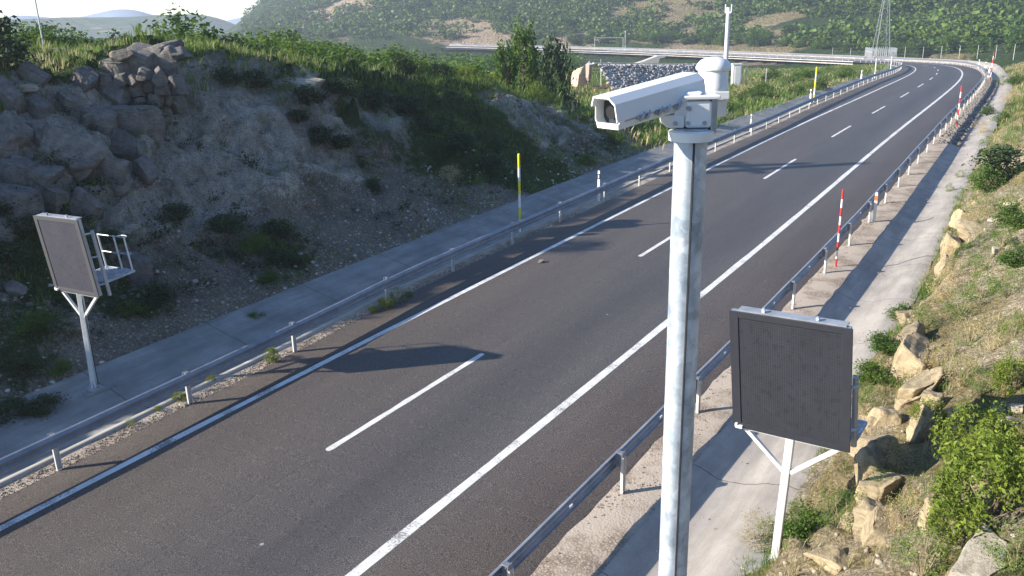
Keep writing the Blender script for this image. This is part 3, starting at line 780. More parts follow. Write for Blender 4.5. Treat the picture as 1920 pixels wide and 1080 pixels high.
# ------------------------------------------------------------------ camera mast
def cam_mast():
    top = Vector(CAMM @ np.array([1296 - 960.0, 240 - 540.0, FPX])) * (4.9 / FPX)
    gz = H1(top.x, top.y)
    base = Vector((top.x, top.y, gz)); hgt = top.z - gz
    root = empty('camera_mast', base, 0, 'tall galvanised steel mast in the foreground that carries the white camera', 'mast')
    yaw = math.atan2(top.y, top.x)
    n = 8; rr = .094; rot = Matrix.Rotation(yaw + rad(10), 3, 'Z')
    body = MB()
    Z_ = np.linspace(-.3, hgt, 9); V = []; ns = 32
    for z in Z_:
        for i in range(ns):
            th = 2 * math.pi * i / ns
            # rounded octagon section
            ph = (th + math.pi / 8) % (math.pi / 4) - math.pi / 8; q = rr * (.55 + .45 * math.cos(math.pi / 8) / math.cos(ph) / .97)
            V.append(rot @ Vector((q * math.cos(th), q * math.sin(th), z)))
    F = [(k * ns + i, k * ns + (i + 1) % ns, (k + 1) * ns + (i + 1) % ns, (k + 1) * ns + i) for k in range(8) for i in range(ns)] + [tuple(range(8 * ns, 9 * ns))]
    body.add(V, F); body.build('shaft', M['galv'], root, True)
    # the welded seam down the shaft
    sd = Vector((-top.x, -top.y, 0)).normalized(); side = Vector((-sd.y, sd.x, 0)) * 1
    pr = (Matrix.Rotation(rad(12), 3, 'Z') @ sd) * (rr * .985)
    MB().bar((pr.x, pr.y, -.2), (pr.x, pr.y, hgt - .04), .010, .008).build('seam', M['black'], root)
    MB().lathe([(.10, -.05), (.125, -.045), (.125, .005), (.10, .012), (.098, .0)], (0, 0, hgt - .02), 28).build('collar', M['white'], root, True)
    MB().box((0, 0, -.0), (.4, .4, .03)).build('base_flange', M['galv_dull'], root)
    return top
MTOP = cam_mast()

def cctv(top):
    root = empty('surveillance_camera', top, 0, 'white surveillance camera with long housing and domed turning head on the mast', 'camera')
    right = Vector(CAMM[:, 0]); fwd = Vector(CAMM[:, 2]); up = Vector((0, 0, 1))
    fw = Vector((fwd.x, fwd.y, 0)).normalized(); rt = Vector((fw.y, -fw.x, 0))
    def at(px, py, depth): return Vector(CAMM @ np.array([px - 960.0, py - 540.0, FPX])) * (depth / FPX) - top
    # lower cast bracket, a squarish body on the collar
    R0 = Matrix((rt, fw, up)).transposed()
    c = at(1306, 212, 4.9)
    MB().box(c, (.145, .15, .15), R0).build('bracket_body', M['white'], root, bevel=.018)
    MB().box(c + rt * .012 + up * .092, (.20, .17, .022), R0).build('bracket_top', M['white'], root, bevel=.006)
    MB().box(c + rt * .085 - fw * .0 - up * .01, (.035, .13, .19), R0).build('side_plate', M['galv_dull'], root, bevel=.008)
    # curved yoke to the left
    pts = []
    for i in range(7):
        th = rad(100 + i * 25); pts.append((math.cos(th), math.sin(th)))
    yk = [c + rt * (-.075 + .0) - up * .075, c + rt * -.17 - up * .072, c + rt * -.195 - up * .05, c + rt * -.20 + up * .0, c + rt * -.075 + up * .0]
    MB().prism([y_ - fw * .06 for y_ in yk], fw * .12).build('yoke', M['white'], root, bevel=.01)
    for dx in (-.13, -.06, .03):
        MB().tube(c + rt * dx - fw * .085 - up * .045, c + rt * dx - fw * .055 - up * .045, .012, n=8).build('bolt', M['galv_dull'], root)
    MB().tube(c + rt * -.06 - fw * .088 + up * .035, c + rt * -.06 - fw * .06 + up * .035, .014, n=8).build('bolt', M['galv_dull'], root)
    MB().prism([c + rt * -.075 + up * -.02 - fw * .05, c + rt * -.14 - up * .0 - fw * .05, c + rt * -.10 + up * .06 - fw * .05, c + rt * -.06 + up * .12 - fw * .05, c + rt * .02 + up * .12 - fw * .05], fw * .10).build('gusset', M['white'], root, bevel=.006)
    # the turning head behind
    dc = at(1337, 150, 5.22)
    MB().lathe([(.080, -.10), (.088, -.095), (.092, -.02), (.088, -.012), (.090, .060), (.088, .066)], dc, 28).build('turning_head', M['white'], root, True)
    MB().lathe([(.098, .058), (.104, .064), (.104, .074), (.098, .092), (.080, .114), (.052, .128), (.020, .134)], dc, 28).build('dome_cap', M['white'], root, True)
    MB().lathe([(.035, -.02), (.042, -.01), (.042, .01), (.03, .02)], dc + rt * -.115 - up * .03, 16, R0 @ Matrix.Rotation(rad(90), 3, 'Y')).build('head_hub', M['white'], root, True)
    MB().box(dc - up * .085 - fw * .085 + rt * .01, (.14, .02, .05), R0).build('head_plate', M['white'], root, bevel=.004)
    MB().box(dc - up * .15, (.15, .14, .12), R0).build('head_foot', M['white'], root, bevel=.01)
    # the long housing
    F0 = at(1142, 212, 4.62); B0 = at(1292, 168, 5.02)
    ax = (F0 - B0).normalized(); sd = ax.cross(up).normalized(); u2 = sd.cross(ax).normalized()   # sd: to the side
    if sd.dot(fw) > 0: sd = -sd                                        # sd points to the viewer's side
    Ln = (F0 - B0).length
    # section (side, up): flat top, sloping cheeks, narrow floor
    sec = [(-.062, .078), (.040, .078), (.075, .052), (.088, -.038), (.084, -.078), (-.064, -.078), (-.086, -.036), (-.078, .05)]
    def ring(c_, k=1.0, dy=0): return [c_ + sd * (a * k) + u2 * (b * k + dy) for a, b in sec]
    hs = MB(); n = len(sec); a = ring(B0); b = ring(F0 + ax * .02)
    ai = ring(F0 - ax * .055, .90); bi = ring(F0 + ax * .02, .92)
    hs.add(a + b + bi + ai, [tuple(range(n))] + [(i, (i + 1) % n, n + (i + 1) % n, n + i) for i in range(n)] + [(n + i, n + (i + 1) % n, 2 * n + (i + 1) % n, 2 * n + i) for i in range(n)] + [(2 * n + i, 2 * n + (i + 1) % n, 3 * n + (i + 1) % n, 3 * n + i) for i in range(n)])
    hou = hs.build('housing', M['white'], root)
    # sun hood: a thin cover that stands proud over the top
    hd = MB(); q = .010
    up_sec = [(-.086, .045), (-.066, .092), (.044, .092), (.086, .058), (.097, -.030)]
    lo = [(x_ * .93, y_ - .009) for x_, y_ in up_sec][::-1]
    rs = up_sec + lo; nn = len(rs)
    A_ = [B0 - ax * .03 + sd * x_ + u2 * y_ for x_, y_ in rs]; B_ = [F0 + ax * .045 + sd * x_ + u2 * (y_ - .0) for x_, y_ in rs]
    hd.add(A_ + B_, [tuple(range(nn)), tuple(range(2 * nn - 1, nn - 1, -1))] + [(i, (i + 1) % nn, nn + (i + 1) % nn, nn + i) for i in range(nn)])
    hd.build('sun_hood', M['white'], root)
    gp = [F0 - ax * .04 + sd * (a_ * .89) + u2 * (b_ * .89) for a_, b_ in sec]
    MB().prism(gp, -ax * .006).build('window', M['glass'], root)
    MB().tube(F0 - ax * .035, F0 - ax * .012, .034, n=20).build('lens', M['black'], root, True)
    MB().prism([F0 + ax * .019 + sd * x_ + u2 * y_ for x_, y_ in ((-.066, -.078), (.084, -.078), (.084, -.048), (-.072, -.048))], ax * .008).build('front_sill', M['white'], root)
    # clips along the side joint
    for i, f_ in enumerate((.20, .27, .42, .52, .66, .74)):
        c_ = F0 * (1 - f_) + B0 * f_ + sd * .095 - u2 * .040
        MB().box(c_, (.05, .018, .022), Matrix((ax, sd, u2)).transposed()).tube(c_ - u2 * .02, c_ + sd * .03 + u2 * .018, .007, n=6).tube(c_ - ax * .02 - u2 * .018, c_ - ax * .012 + sd * .022 + u2 * .026, .005, n=6).build('clip', M['galv'], root)
    MB().tube(B0 + sd * .092 - u2 * .034 - ax * .0, F0 + sd * .091 - u2 * .040 - ax * .02, .004, n=6).build('joint_strip', M['galv_dull'], root)
    # arm between head and housing, back plate, cable
    mid = B0 * .78 + F0 * .22
    MB().bar(mid - u2 * .085, dc - up * .10 - rt * .04, .05, .04).build('carrying_arm', M['white'], root, bevel=.006)
    MB().prism(ring(B0 - ax * -.0, .97), -ax * .015).build('back_plate', M['white'], root)
    MB().path([B0 - u2 * .03 - ax * .015, B0 - u2 * .09 - ax * .06, dc - up * .13 - rt * .08, dc - up * .17 - rt * .03], .010, 8).build('cable', M['black'], root)
cctv(MTOP)

# ------------------------------------------------------------------ leaves, grass, stones as arrays
def unit_rand(n):
    v = rng.normal(size=(n, 3)); return v / np.linalg.norm(v, axis=1, keepdims=True)

def leaf_quads(c, size, up_bias=.4, aspect=.55):
    """a pointed four-sided leaf at each centre"""
    n = len(c); nrm = unit_rand(n); nrm[:, 2] = np.abs(nrm[:, 2]) + up_bias; nrm /= np.linalg.norm(nrm, axis=1, keepdims=True)
    a = np.cross(nrm, unit_rand(n)); a /= np.linalg.norm(a, axis=1, keepdims=True) + 1e-9; b = np.cross(nrm, a)
    s = (size * rng.uniform(.4, 1.5, n))[:, None]
    V = np.stack([c - a * s, c + b * s * aspect, c + a * s, c - b * s * aspect], 1).reshape(-1, 3)
    F = np.arange(4 * n).reshape(n, 4); return V, F

def crown_points(n, rx, ry, rz, clumps, spread=.26, hollow=.45, top=0.0):
    cc = unit_rand(clumps) * rng.uniform(hollow, 1.0, (clumps, 1)) ** .6
    k = rng.integers(0, clumps, n); sz = rng.uniform(.6, 1.25, clumps)
    jt = rng.normal(size=(n, 3)) * (spread * sz[k])[:, None]
    if spread < .15: jt[:, 2] *= 2.4
    p_ = cc[k] + jt
    p_ = p_ * np.array([rx, ry, rz])
    return p_

def merge(parts):
    V = []; F = []; o = 0
    for v, f in parts: V.append(v); F.append(f + o); o += len(v)
    return np.concatenate(V), np.concatenate(F)

def make_shrub(name, rx, rz, n, leaf, mat, clumps=22, flat=.0, stems=7, up=.4, asp=.55, spread=.24):
    """an Empty with a foliage mesh and a stem mesh; base at the origin"""
    r = bpy.data.objects.new(name, None); COL.objects.link(r)
    p_ = crown_points(n, rx, rx * .9, rz * .5, clumps, spread)
    p_[:, 2] += rz * .52; p_[:, 2] = np.maximum(p_[:, 2], .02 * rz + rng.uniform(0, .15, n) * rz)
    V, F = leaf_quads(p_, leaf, up, asp)
    np_mesh('foliage', V, F, M[mat], r)
    b = MB()
    for i in range(stems):
        th = rng.uniform(0, 6.28); e = Vector((math.cos(th) * rx * .55, math.sin(th) * rx * .5, rz * rng.uniform(.5, .85)))
        mid = e * .5 + Vector((rng.normal() * rx * .06, rng.normal() * rx * .06, .05 * rz))
        w0 = (.028 if stems < 12 else .009) * rz
        b.tube((0, 0, -.1 * rz), mid, w0, w0 * .7, 6, False).tube(mid, e, w0 * .7, w0 * .25, 5, False)
    b.build('stem', M['stem' if stems < 12 else 'dry_stem'], r)
    return r

PROTO = {}
def protos():
    PROTO['bush'] = make_shrub('shrub', .55, .8, 2600, .035, 'leaf', 26)
    PROTO['bright'] = make_shrub('shrub', .58, .85, 4200, .028, 'leaf_bright', 60, spread=.10, up=-.1, asp=.4)
    PROTO['dark'] = make_shrub('shrub', .6, .8, 2400, .045, 'leaf_dark', 20)
    PROTO['wispy'] = make_shrub('shrub', .5, .8, 2000, .024, 'grass_green', 30, stems=16, spread=.2, up=-.2, asp=.3)
    PROTO['grey'] = make_shrub('shrub', .5, .8, 1700, .022, 'grass_dry', 26, stems=18, spread=.22, up=-.2, asp=.3)
    PROTO['round'] = make_shrub('shrub', .55, .9, 1500, .06, 'leaf', 16, spread=.27)
    PROTO['tall'] = make_shrub('small_tree', .42, 1.0, 2600, .04, 'leaf', 34, stems=9, spread=.17)
    for k, r in PROTO.items(): r.location = (0, 0, -500)
protos()
USED = set()
COUNTS = {}
def plant(kind, loc, size, zone, look, cat='shrub', hscale=1.0, label=None, group=None):
    root = PROTO[kind]
    if kind not in USED: USED.add(kind); o = root
    else: o = copy_tree(root)
    o.location = Vector(loc) - Vector((0, 0, .04 * size)); o.rotation_euler = (0, 0, random.uniform(0, 6.28)); o.scale = (size, size * random.uniform(.9, 1.1), size * hscale)
    COUNTS.setdefault((zone, look), []).append(o)
    o['category'] = cat; o['group'] = group or ('shrubs ' + zone)
    if 'label' in o.keys(): del o['label']
    for k_ in ('_zone', '_look'):
        if k_ in o.keys(): del o[k_]
    if label: o['label'] = label
    else: o['_zone'] = zone; o['_look'] = look
    return o

ORD = ['first', 'second', 'third', 'fourth', 'fifth', 'sixth', 'seventh', 'eighth', 'ninth', 'tenth', 'eleventh', 'twelfth', 'thirteenth', 'fourteenth', 'fifteenth', 'sixteenth', 'seventeenth', 'eighteenth', 'nineteenth', 'twentieth']
TENS = {20: 'twenty', 30: 'thirty', 40: 'forty', 50: 'fifty', 60: 'sixty', 70: 'seventy', 80: 'eighty', 90: 'ninety'}
def ordinal(i):
    if i < 20: return ORD[i]
    n = i + 1; t = n // 10 * 10
    if n >= 100: return 'hundred and ' + ordinal(n - 101) if n > 100 else 'hundredth'
    return TENS[t] + '-' + ORD[n % 10 - 1] if n % 10 else {20: 'twentieth', 30: 'thirtieth', 40: 'fortieth', 50: 'fiftieth', 60: 'sixtieth', 70: 'seventieth', 80: 'eightieth', 90: 'ninetieth'}[t]
def screen_x(o):
    c = CAMM.T @ np.array(o.location); return c[0] / c[2]
def finish_labels():
    for (zone, look), L in COUNTS.items():
        L = [o for o in L if 'label' not in o.keys() and '_zone' in o.keys()]
        L.sort(key=screen_x)
        for i, o in enumerate(L):
            o['label'] = ('%s %s, %s from the left' % (look, zone, ordinal(i))) if len(L) > 1 else '%s %s' % (look, zone)
            del o['_zone']; del o['_look']

# -- named plants of the right bank
def rb(px, py, kind, size, look, label=None, hs=1.0):
    P_ = hit(px, py, 120); return plant(kind, P_, size, 'on the right bank', look, label=label, hscale=hs)
rb(1850, 985, 'bright', 1.25, '', 'big bright green bush among the sandstone boulders at the lower right', 1.1)
rb(1880, 930, 'bright', 1.0, '', 'bright green bush touching the right edge beside the biggest one')
rb(1790, 1010, 'bright', .7, '', 'small bright green bush at the lower left of the biggest one')
rb(1815, 870, 'bright', 1.0, '', 'bright green bush just above the big one, touching the pointed boulder')
rb(1500, 1005, 'bush', .75, '', 'green bush behind the forked post of the dark message sign')
rb(1580, 990, 'wispy', .8, '', 'loose green bush right of the post of the dark message sign')
rb(1420, 1020, 'grey', .8, '', 'dry twiggy bush on the edge of the concrete left of the white post', .9)
rb(1440, 1010, 'wispy', .5, '', 'thin green bush mixed into the dry twiggy one by the white post')
rb(1730, 1075, 'wispy', .9, '', 'feathery green bush at the bottom edge of the view on the right bank')
rb(1700, 990, 'grey', .7, '', 'straw coloured tuft between the boulder and the feathery bush')
rb(1905, 1080, 'wispy', .8, '', 'green bush cut by the lower right corner of the view')
rb(1745, 790, 'bright', .6, '', 'low bright green cushion behind the pointed boulder', .7)
rb(1645, 720, 'bush', .8, '', 'green bush at the drain edge right of the dark sign', .8)
rb(1665, 660, 'bush', .75, '', 'green bush at the drain edge, second behind the dark sign', .8)
rb(1690, 600, 'bush', .7, '', 'green bush at the drain edge, third behind the dark sign', .8)
rb(1620, 780, 'wispy', .7, '', 'loose green bush at the right edge of the dark sign')
rb(1800, 600, 'wispy', .9, '', 'green and straw tussock above the long sandstone face')
rb(1770, 560, 'grey', .9, '', 'straw tussock above the long sandstone face')
rb(1880, 340, 'dark', 1.7, '', 'large dense green bush at the right edge, halfway up the view')
rb(1850, 360, 'bush', 1.3, '', 'green bush beside the large dense one at the right edge')
rb(1905, 430, 'bush', 1.0, '', 'green bush below the large dense one at the right edge')
rb(1730, 620, 'wispy', .8, '', 'green tussock on top of the long sandstone face, next to the drain bushes')
rb(1900, 740, 'bright', .7, '', 'yellow green tuft at the right edge above the boulders')
for (px, py, k, sz, look) in [(1820, 640, 'grey', .8, 'dry brown tussock'), (1860, 660, 'grey', .9, 'dry brown tussock'), (1840, 560, 'wispy', .8, 'green tussock'), (1890, 560, 'wispy', .9, 'green tussock'), (1900, 640, 'wispy', .7, 'green tussock'),
                              (1830, 520, 'wispy', .8, 'green tussock'), (1785, 520, 'grey', .8, 'dry brown tussock'), (1900, 500, 'bush', .8, 'small green bush'), (1880, 460, 'wispy', .8, 'green tussock'), (1835, 420, 'grey', .8, 'dry brown tussock'),
                              (1800, 390, 'wispy', .8, 'green tussock'), (1850, 290, 'wispy', 1.2, 'green tussock'), (1900, 270, 'wispy', 1.2, 'green tussock'), (1840, 250, 'grey', 1.1, 'dry brown tussock'), (1875, 230, 'bush', 1.1, 'small green bush'),
                              (1910, 210, 'wispy', 1.3, 'green tussock'), (1890, 190, 'grey', 1.3, 'dry brown tussock'), (1850, 215, 'bush', 1.0, 'small green bush'), (1905, 160, 'bush', 1.6, 'small green bush'), (1880, 150, 'wispy', 1.5, 'green tussock'),
                              (1780, 360, 'wispy', .5, 'green tussock'), (1800, 335, 'wispy', .55, 'green tussock'), (1860, 800, 'wispy', .6, 'green tussock'), (1680, 880, 'grey', .6, 'dry brown tussock'), (1650, 930, 'wispy', .55, 'green tussock'), (1720, 730, 'grey', .6, 'dry brown tussock'),
                              (1760, 690, 'grey', .7, 'dry brown tussock'), (1800, 720, 'grey', .7, 'dry brown tussock'), (1840, 740, 'wispy', .6, 'green tussock')]:
    rb(px, py, k, sz, look)
# -- weeds by the left kerb
def lk(px, py, kind, size, label, hs=1.0):
    P_ = hit(px, py, 120); s, t = to_st(P_.x, P_.y); plant(kind, Vector(st(float(s[0]), float(t[0]), -.01)), size, 'by the left kerb', '', 'weed', hs, label, 'weeds along the left kerb')
lk(510, 676, 'bright', .42, 'round bright green weed on the gravel left of the road', 1.0)
lk(745, 566, 'wispy', .65, 'taller spiky weed right of a white post by the left kerb')
lk(722, 577, 'bright', .5, 'bright green weed at the foot of a white post by the left kerb', .7)
lk(700, 585, 'bright', .35, 'small bright weed left of the white post and the bigger weeds', .6)
lk(768, 556, 'bright', .3, 'small low weed farthest along the left kerb', .6)
lk(396, 716, 'bright', .25, 'tiny weed on the gravel between two white posts on the left', .8)
lk(338, 752, 'bright', .32, 'weed just left of a white post near the left kerb', .8)
lk(298, 772, 'bright', .2, 'tiny weed near the left kerb, in the nearer gravel', .8)
lk(245, 798, 'wispy', .28, 'small loose weed on the nearest stretch of kerb gravel', .9)
# -- dark growth in the shaded cutting
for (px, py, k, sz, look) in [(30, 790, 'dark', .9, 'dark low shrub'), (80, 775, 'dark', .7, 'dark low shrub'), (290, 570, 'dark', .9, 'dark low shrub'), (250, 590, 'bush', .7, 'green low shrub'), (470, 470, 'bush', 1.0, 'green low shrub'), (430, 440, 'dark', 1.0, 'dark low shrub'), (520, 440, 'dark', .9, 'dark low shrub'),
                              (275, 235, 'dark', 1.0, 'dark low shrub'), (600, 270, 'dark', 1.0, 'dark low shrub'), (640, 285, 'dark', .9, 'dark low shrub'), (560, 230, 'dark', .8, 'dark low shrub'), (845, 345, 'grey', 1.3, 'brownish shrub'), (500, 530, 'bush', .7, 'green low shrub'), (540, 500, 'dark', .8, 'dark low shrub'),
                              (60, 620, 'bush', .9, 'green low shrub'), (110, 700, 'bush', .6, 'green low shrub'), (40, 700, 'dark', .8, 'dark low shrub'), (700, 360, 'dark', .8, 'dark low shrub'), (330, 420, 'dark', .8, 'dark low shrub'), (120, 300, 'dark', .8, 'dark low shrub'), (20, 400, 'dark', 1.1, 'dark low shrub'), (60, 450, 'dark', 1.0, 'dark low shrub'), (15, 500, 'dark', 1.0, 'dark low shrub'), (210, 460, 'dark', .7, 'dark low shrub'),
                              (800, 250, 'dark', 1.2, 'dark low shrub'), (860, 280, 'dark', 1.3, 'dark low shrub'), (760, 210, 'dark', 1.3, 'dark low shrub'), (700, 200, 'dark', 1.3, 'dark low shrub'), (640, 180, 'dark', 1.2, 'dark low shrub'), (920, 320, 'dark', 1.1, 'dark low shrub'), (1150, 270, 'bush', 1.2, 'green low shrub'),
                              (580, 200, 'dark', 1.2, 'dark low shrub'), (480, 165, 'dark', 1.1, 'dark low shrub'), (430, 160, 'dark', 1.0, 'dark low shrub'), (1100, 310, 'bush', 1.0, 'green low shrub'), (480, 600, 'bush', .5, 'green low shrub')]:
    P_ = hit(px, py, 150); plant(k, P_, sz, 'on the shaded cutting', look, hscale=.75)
P_ = hit(8, 120, 60); plant('dark', P_, 1.5, '', '', 'shrub', 1.2, 'dark green bush at the left edge just below the grassy brow', 'shrubs on the brow edge')
P_ = hit(90, 70, 60); plant('round', P_, 1.2, '', '', 'shrub', 1.0, 'rounded bush on the skyline near the top left corner', 'shrubs on the brow edge')
# -- brow and scrub behind it, sunlit
def brow():
    zone = 'on the sunlit brow of the cutting'
    for i in range(105):
        s = rng.uniform(4, 62); t = -17.5 - abs(rng.normal()) * 8 - rng.uniform(-1, 1.0) * .8
        P_ = Vector(st(s, t)); P_.z = H1(P_.x, P_.y)
        c = CAMM.T @ np.array(P_); px = 960 + FPX * c[0] / c[2]; py = 540 + FPX * c[1] / c[2]
        if px < -30 or px > 1150 or c[2] < 0: continue
        if px < 330 and rng.random() < .75: continue
        k, look = [('bush', 'leafy green bush'), ('round', 'rounded green bush'), ('dark', 'dark green bush'), ('bright', 'yellow green bush')][rng.choice(4, p=[.35, .3, .2, .15])]
        sz = rng.uniform(.9, 1.7) * (.6 if px < 330 else 1.0); plant(k, P_, sz, zone, look, hscale=rng.uniform(.8, 1.2))
    parts = []; src = [PROTO[k].children[0] if PROTO[k].children[0].name.startswith('foliage') else PROTO[k].children[1] for k in ('bush', 'round', 'dark')]
    src = []
    for k_ in range(5): p_ = crown_points(420, 1, 1, .7, 14, .25, .35); src.append(leaf_quads(p_, .085, .4, .7))
    for i in range(520):
        az = rad(rng.uniform(-64, -30)); r = 44 + 130 * rng.uniform(0, 1) ** 1.3; x, y = r * math.sin(az), r * math.cos(az)
        s, t = to_st(x, y)
        if t[0] > -21: continue
        v, f = src[i % 5]; q = rng.uniform(.8, 1.6) * (.7 + r / 130) * (.6 if math.degrees(az) < -54 else 1); th = rng.uniform(0, 6.28); c, s_ = math.cos(th), math.sin(th)
        vv = v * q; parts.append((np.stack([vv[:, 0] * c - vv[:, 1] * s_ + x, vv[:, 0] * s_ + vv[:, 1] * c + y, vv[:, 2] * rng.uniform(.8, 1.1) + H1(x, y) + q * .45], 1), f))
    V, F = merge(parts); tag(np_mesh('scrub', V, F, M['leaf']), 'mass of green scrub covering the ground behind the brow of the cutting', 'scrub', kind='stuff')
brow()
def bd(px, py, r):
    P_ = Vector(at_depth(px, py, r)); P_.z = H1(P_.x, P_.y); return P_
def crest_tree(px, top, r, kind, label, wide):
    P_ = bd(px, 160, r); hh = at_depth(px, top, r).z - P_.z; k = {'tall': 1.02, 'dark': .84}[kind]
    o = plant(kind, P_, hh / k, '', '', 'tree', 1.0, label, 'trees on the brow'); o.scale = (wide * hh / k, wide * hh / k, hh / k); return o
crest_tree(985, 34, 62, 'tall', 'tall feathery green tree on the brow right of the fence post', .46)
crest_tree(950, 72, 60, 'tall', 'lower feathery green tree on the brow touching the tall one on its left', .5)
crest_tree(1036, 72, 68, 'dark', 'dark blue green bush tree behind the small white board', .30)
# -- growth left of the road between cutting and bend
def inner():
    zone = 'between the road and the side track'
    n = 0
    while n < 75:
        s = rng.uniform(50, 150); t = -8.8 - abs(rng.normal()) * 16
        P_ = Vector(st(s, t)); P_.z = H1(P_.x, P_.y); c = CAMM.T @ np.array(P_); px = 960 + FPX * c[0] / c[2]
        if px < 1150: 
            n += 1; continue
        n += 1
        k, look = [('bush', 'leafy green bush'), ('wispy', 'loose grassy bush'), ('dark', 'dark green bush'), ('grey', 'dry brown bush')][rng.choice(4, p=[.35, .35, .15, .15])]
        plant(k, P_, rng.uniform(.8, 1.7) * (1 + s / 180), zone, look, hscale=rng.uniform(.6, .9))
inner()
# -- separate trees at the foot of the far hillside
def footing_trees():
    zone = 'at the foot of the far hillside'; n = 0
    for i in range(70):
        az = rad(rng.uniform(-30, -2)); r0 = float(np.interp(math.degrees(az), R0A, R0R)); r = r0 + rng.uniform(-6, 22)
        x, y = r * math.sin(az), r * math.cos(az); s, t = to_st(x, y)
        if t[0] < 14: continue
        k, look = [('round', 'rounded green tree'), ('bush', 'leafy green tree'), ('dark', 'dark green tree')][rng.choice(3)]
        plant(k, (x, y, H1(x, y)), rng.uniform(3.2, 5.6), zone, look, 'tree', rng.uniform(.7, 1.0), group='trees at the foot of the far hillside'); n += 1
    return n
footing_trees()

# -- the wood on the far hillside, one mass
def far_wood():
    parts = []
    base = []
    for k in range(6):
        p_ = crown_points(110, 1, 1, .66, 12, .22, .3); v, f = leaf_quads(p_, .165, .2, .8); base.append((v, f))
    N = 5600; az = np.radians(rng.uniform(-50, 4, N)); r0 = np.interp(np.degrees(az), R0A, R0R)
    k = rng.uniform(0, 1, N) ** .9; r = r0 + 4 + k * 300
    x = r * np.sin(az); y = r * np.cos(az); z = H(x, y); s, t = to_st(x, y)
    keep = (t > 16) | (t < -14)
    keep &= fbm(x * .02, y * .02, 0, 401, 3) > -.55 + .1 * rng.normal(size=N)
    for px, py, cr, ch, va in FARP:
        P_ = hit(px, py, 900, 60); keep &= ~(((x - P_.x) ** 2 + (y - P_.y) ** 2 < (cr * .80) ** 2) & (rng.random(N) < .9))
    parts = []
    for i in np.nonzero(keep)[0]:
        v, f = base[i % 6]; q = rng.uniform(2.0, 4.3); th = rng.uniform(0, 6.28); c, s_ = math.cos(th), math.sin(th)
        vv = v * q; vv = np.stack([vv[:, 0] * c - vv[:, 1] * s_ + x[i], vv[:, 0] * s_ + vv[:, 1] * c + y[i], vv[:, 2] * rng.uniform(.8, 1.15) + z[i] + q * .38], 1)
        parts.append((vv, f))
    V, F = merge(parts); o = np_mesh('woodland', V, F, M['wood_far'])
    tag(o, 'dense green wood covering the far hillside behind the bend', 'woodland', kind='stuff')
far_wood()

# -- grass: tufts of bent blades
def tufts(name, P_, hgt, mat, label, blades=9, wide=.012, lean=.5, spread=.05):
    n = len(P_) * blades; c = np.repeat(P_, blades, 0); h = np.repeat(hgt, blades) * rng.uniform(.5, 1.15, n)
    th = rng.uniform(0, 2 * np.pi, n); ld = np.stack([np.cos(th), np.sin(th), np.zeros(n)], 1)
    rr = rng.uniform(0, 1, n)[:, None]; ro = c + ld * rr * (spread * h[:, None] / .25)
    ln = (lean * rng.uniform(.3, 1.2, n) * h)[:, None]
    sd = np.stack([-np.sin(th), np.cos(th), np.zeros(n)], 1) * (wide * (h / .25))[:, None]
    up = np.array([0, 0, 1.0])
    m_ = ro + ld * ln * .35 + up * (h * .6)[:, None]; tip = ro + ld * ln + up * (h * .95)[:, None]
    V = np.stack([ro - sd, ro + sd, m_ + sd * .8, tip, m_ - sd * .8], 1).reshape(-1, 3)
    i = np.arange(n)[:, None] * 5; F = np.concatenate([i + np.array([[0, 1, 2, 4]]), i + np.array([[4, 2, 3, 3]])], 0)
    F4 = (i + np.array([[0, 1, 2, 4]])); V2 = V
    # the tip as a very thin quad
    F = np.concatenate([F4, i + np.array([[4, 2, 3, 4]])], 0)
    Fl = [tuple(a) for a in F4.tolist()] + [tuple(a[:3]) for a in (i + np.array([[4, 2, 3, 4]])).tolist()]
    o = np_mesh(name, V, Fl, M[mat]); return tag(o, label, 'grass', kind='stuff')

def scatter(n, smin, smax, tmin, tmax, dens=None, tpow=1.0):
    s = rng.uniform(smin, smax, n); t = tmin + (tmax - tmin) * rng.uniform(0, 1, n) ** tpow
    P_ = st(s, t); x, y = P_[:, 0], P_[:, 1]; z = H(x, y)
    k = np.ones(n, bool) if dens is None else (rng.uniform(0, 1, n) < dens(x, y, s, t))
    return np.stack([x, y, z - .02], 1)[k], s[k], t[k]
P_, s, t = scatter(26000, 4, 60, 9.35, 20, lambda x, y, s, t: np.clip(.30 + fbm(x * .5, y * .5, 0, 501, 3) * .9, 0, 1), 1.4)
tufts('dry_tufts', P_, rng.uniform(.08, .24, len(P_)), 'grass_dry', 'straw coloured grass tufts scattered over the right bank', 8, .006, .7, .09)
P_, s, t = scatter(24000, 4, 60, 9.25, 20, lambda x, y, s, t: np.clip(.18 + fbm(x * .45, y * .45, 0, 511, 3) * 1.0, 0, 1), 1.4)
tufts('green_tufts', P_, rng.uniform(.08, .24, len(P_)), 'grass_green', 'green grass tufts scattered over the right bank', 8, .006, .6, .09)
P_, s, t = scatter(7000, 60, 172, 9.6, 30, lambda x, y, s, t: np.clip(.6 + fbm(x * .2, y * .2, 0, 521, 3) * .6, 0, 1))
tufts('bank_grass', P_, rng.uniform(.3, .6, len(P_)), 'grass_dry', 'brownish grass covering the far part of the right bank', 7, .012, .6, .2)
P_, s, t = scatter(6000, 60, 172, 9.6, 30, lambda x, y, s, t: np.clip(.45 + fbm(x * .2, y * .2, 0, 531, 3) * .7, 0, 1))
tufts('bank_green_grass', P_, rng.uniform(.3, .6, len(P_)), 'grass_green', 'green grass patches on the far part of the right bank', 7, .012, .6, .2)
P_, s, t = scatter(15000, 0, 66, -34, -15.6, lambda x, y, s, t: np.clip(.75 + fbm(x * .4, y * .4, 0, 541, 3) * .5, 0, 1))
tufts('brow_grass', P_, rng.uniform(.25, .55, len(P_)), 'grass_green', 'long green grass along the top of the left cutting', 8, .010, .6, .12)
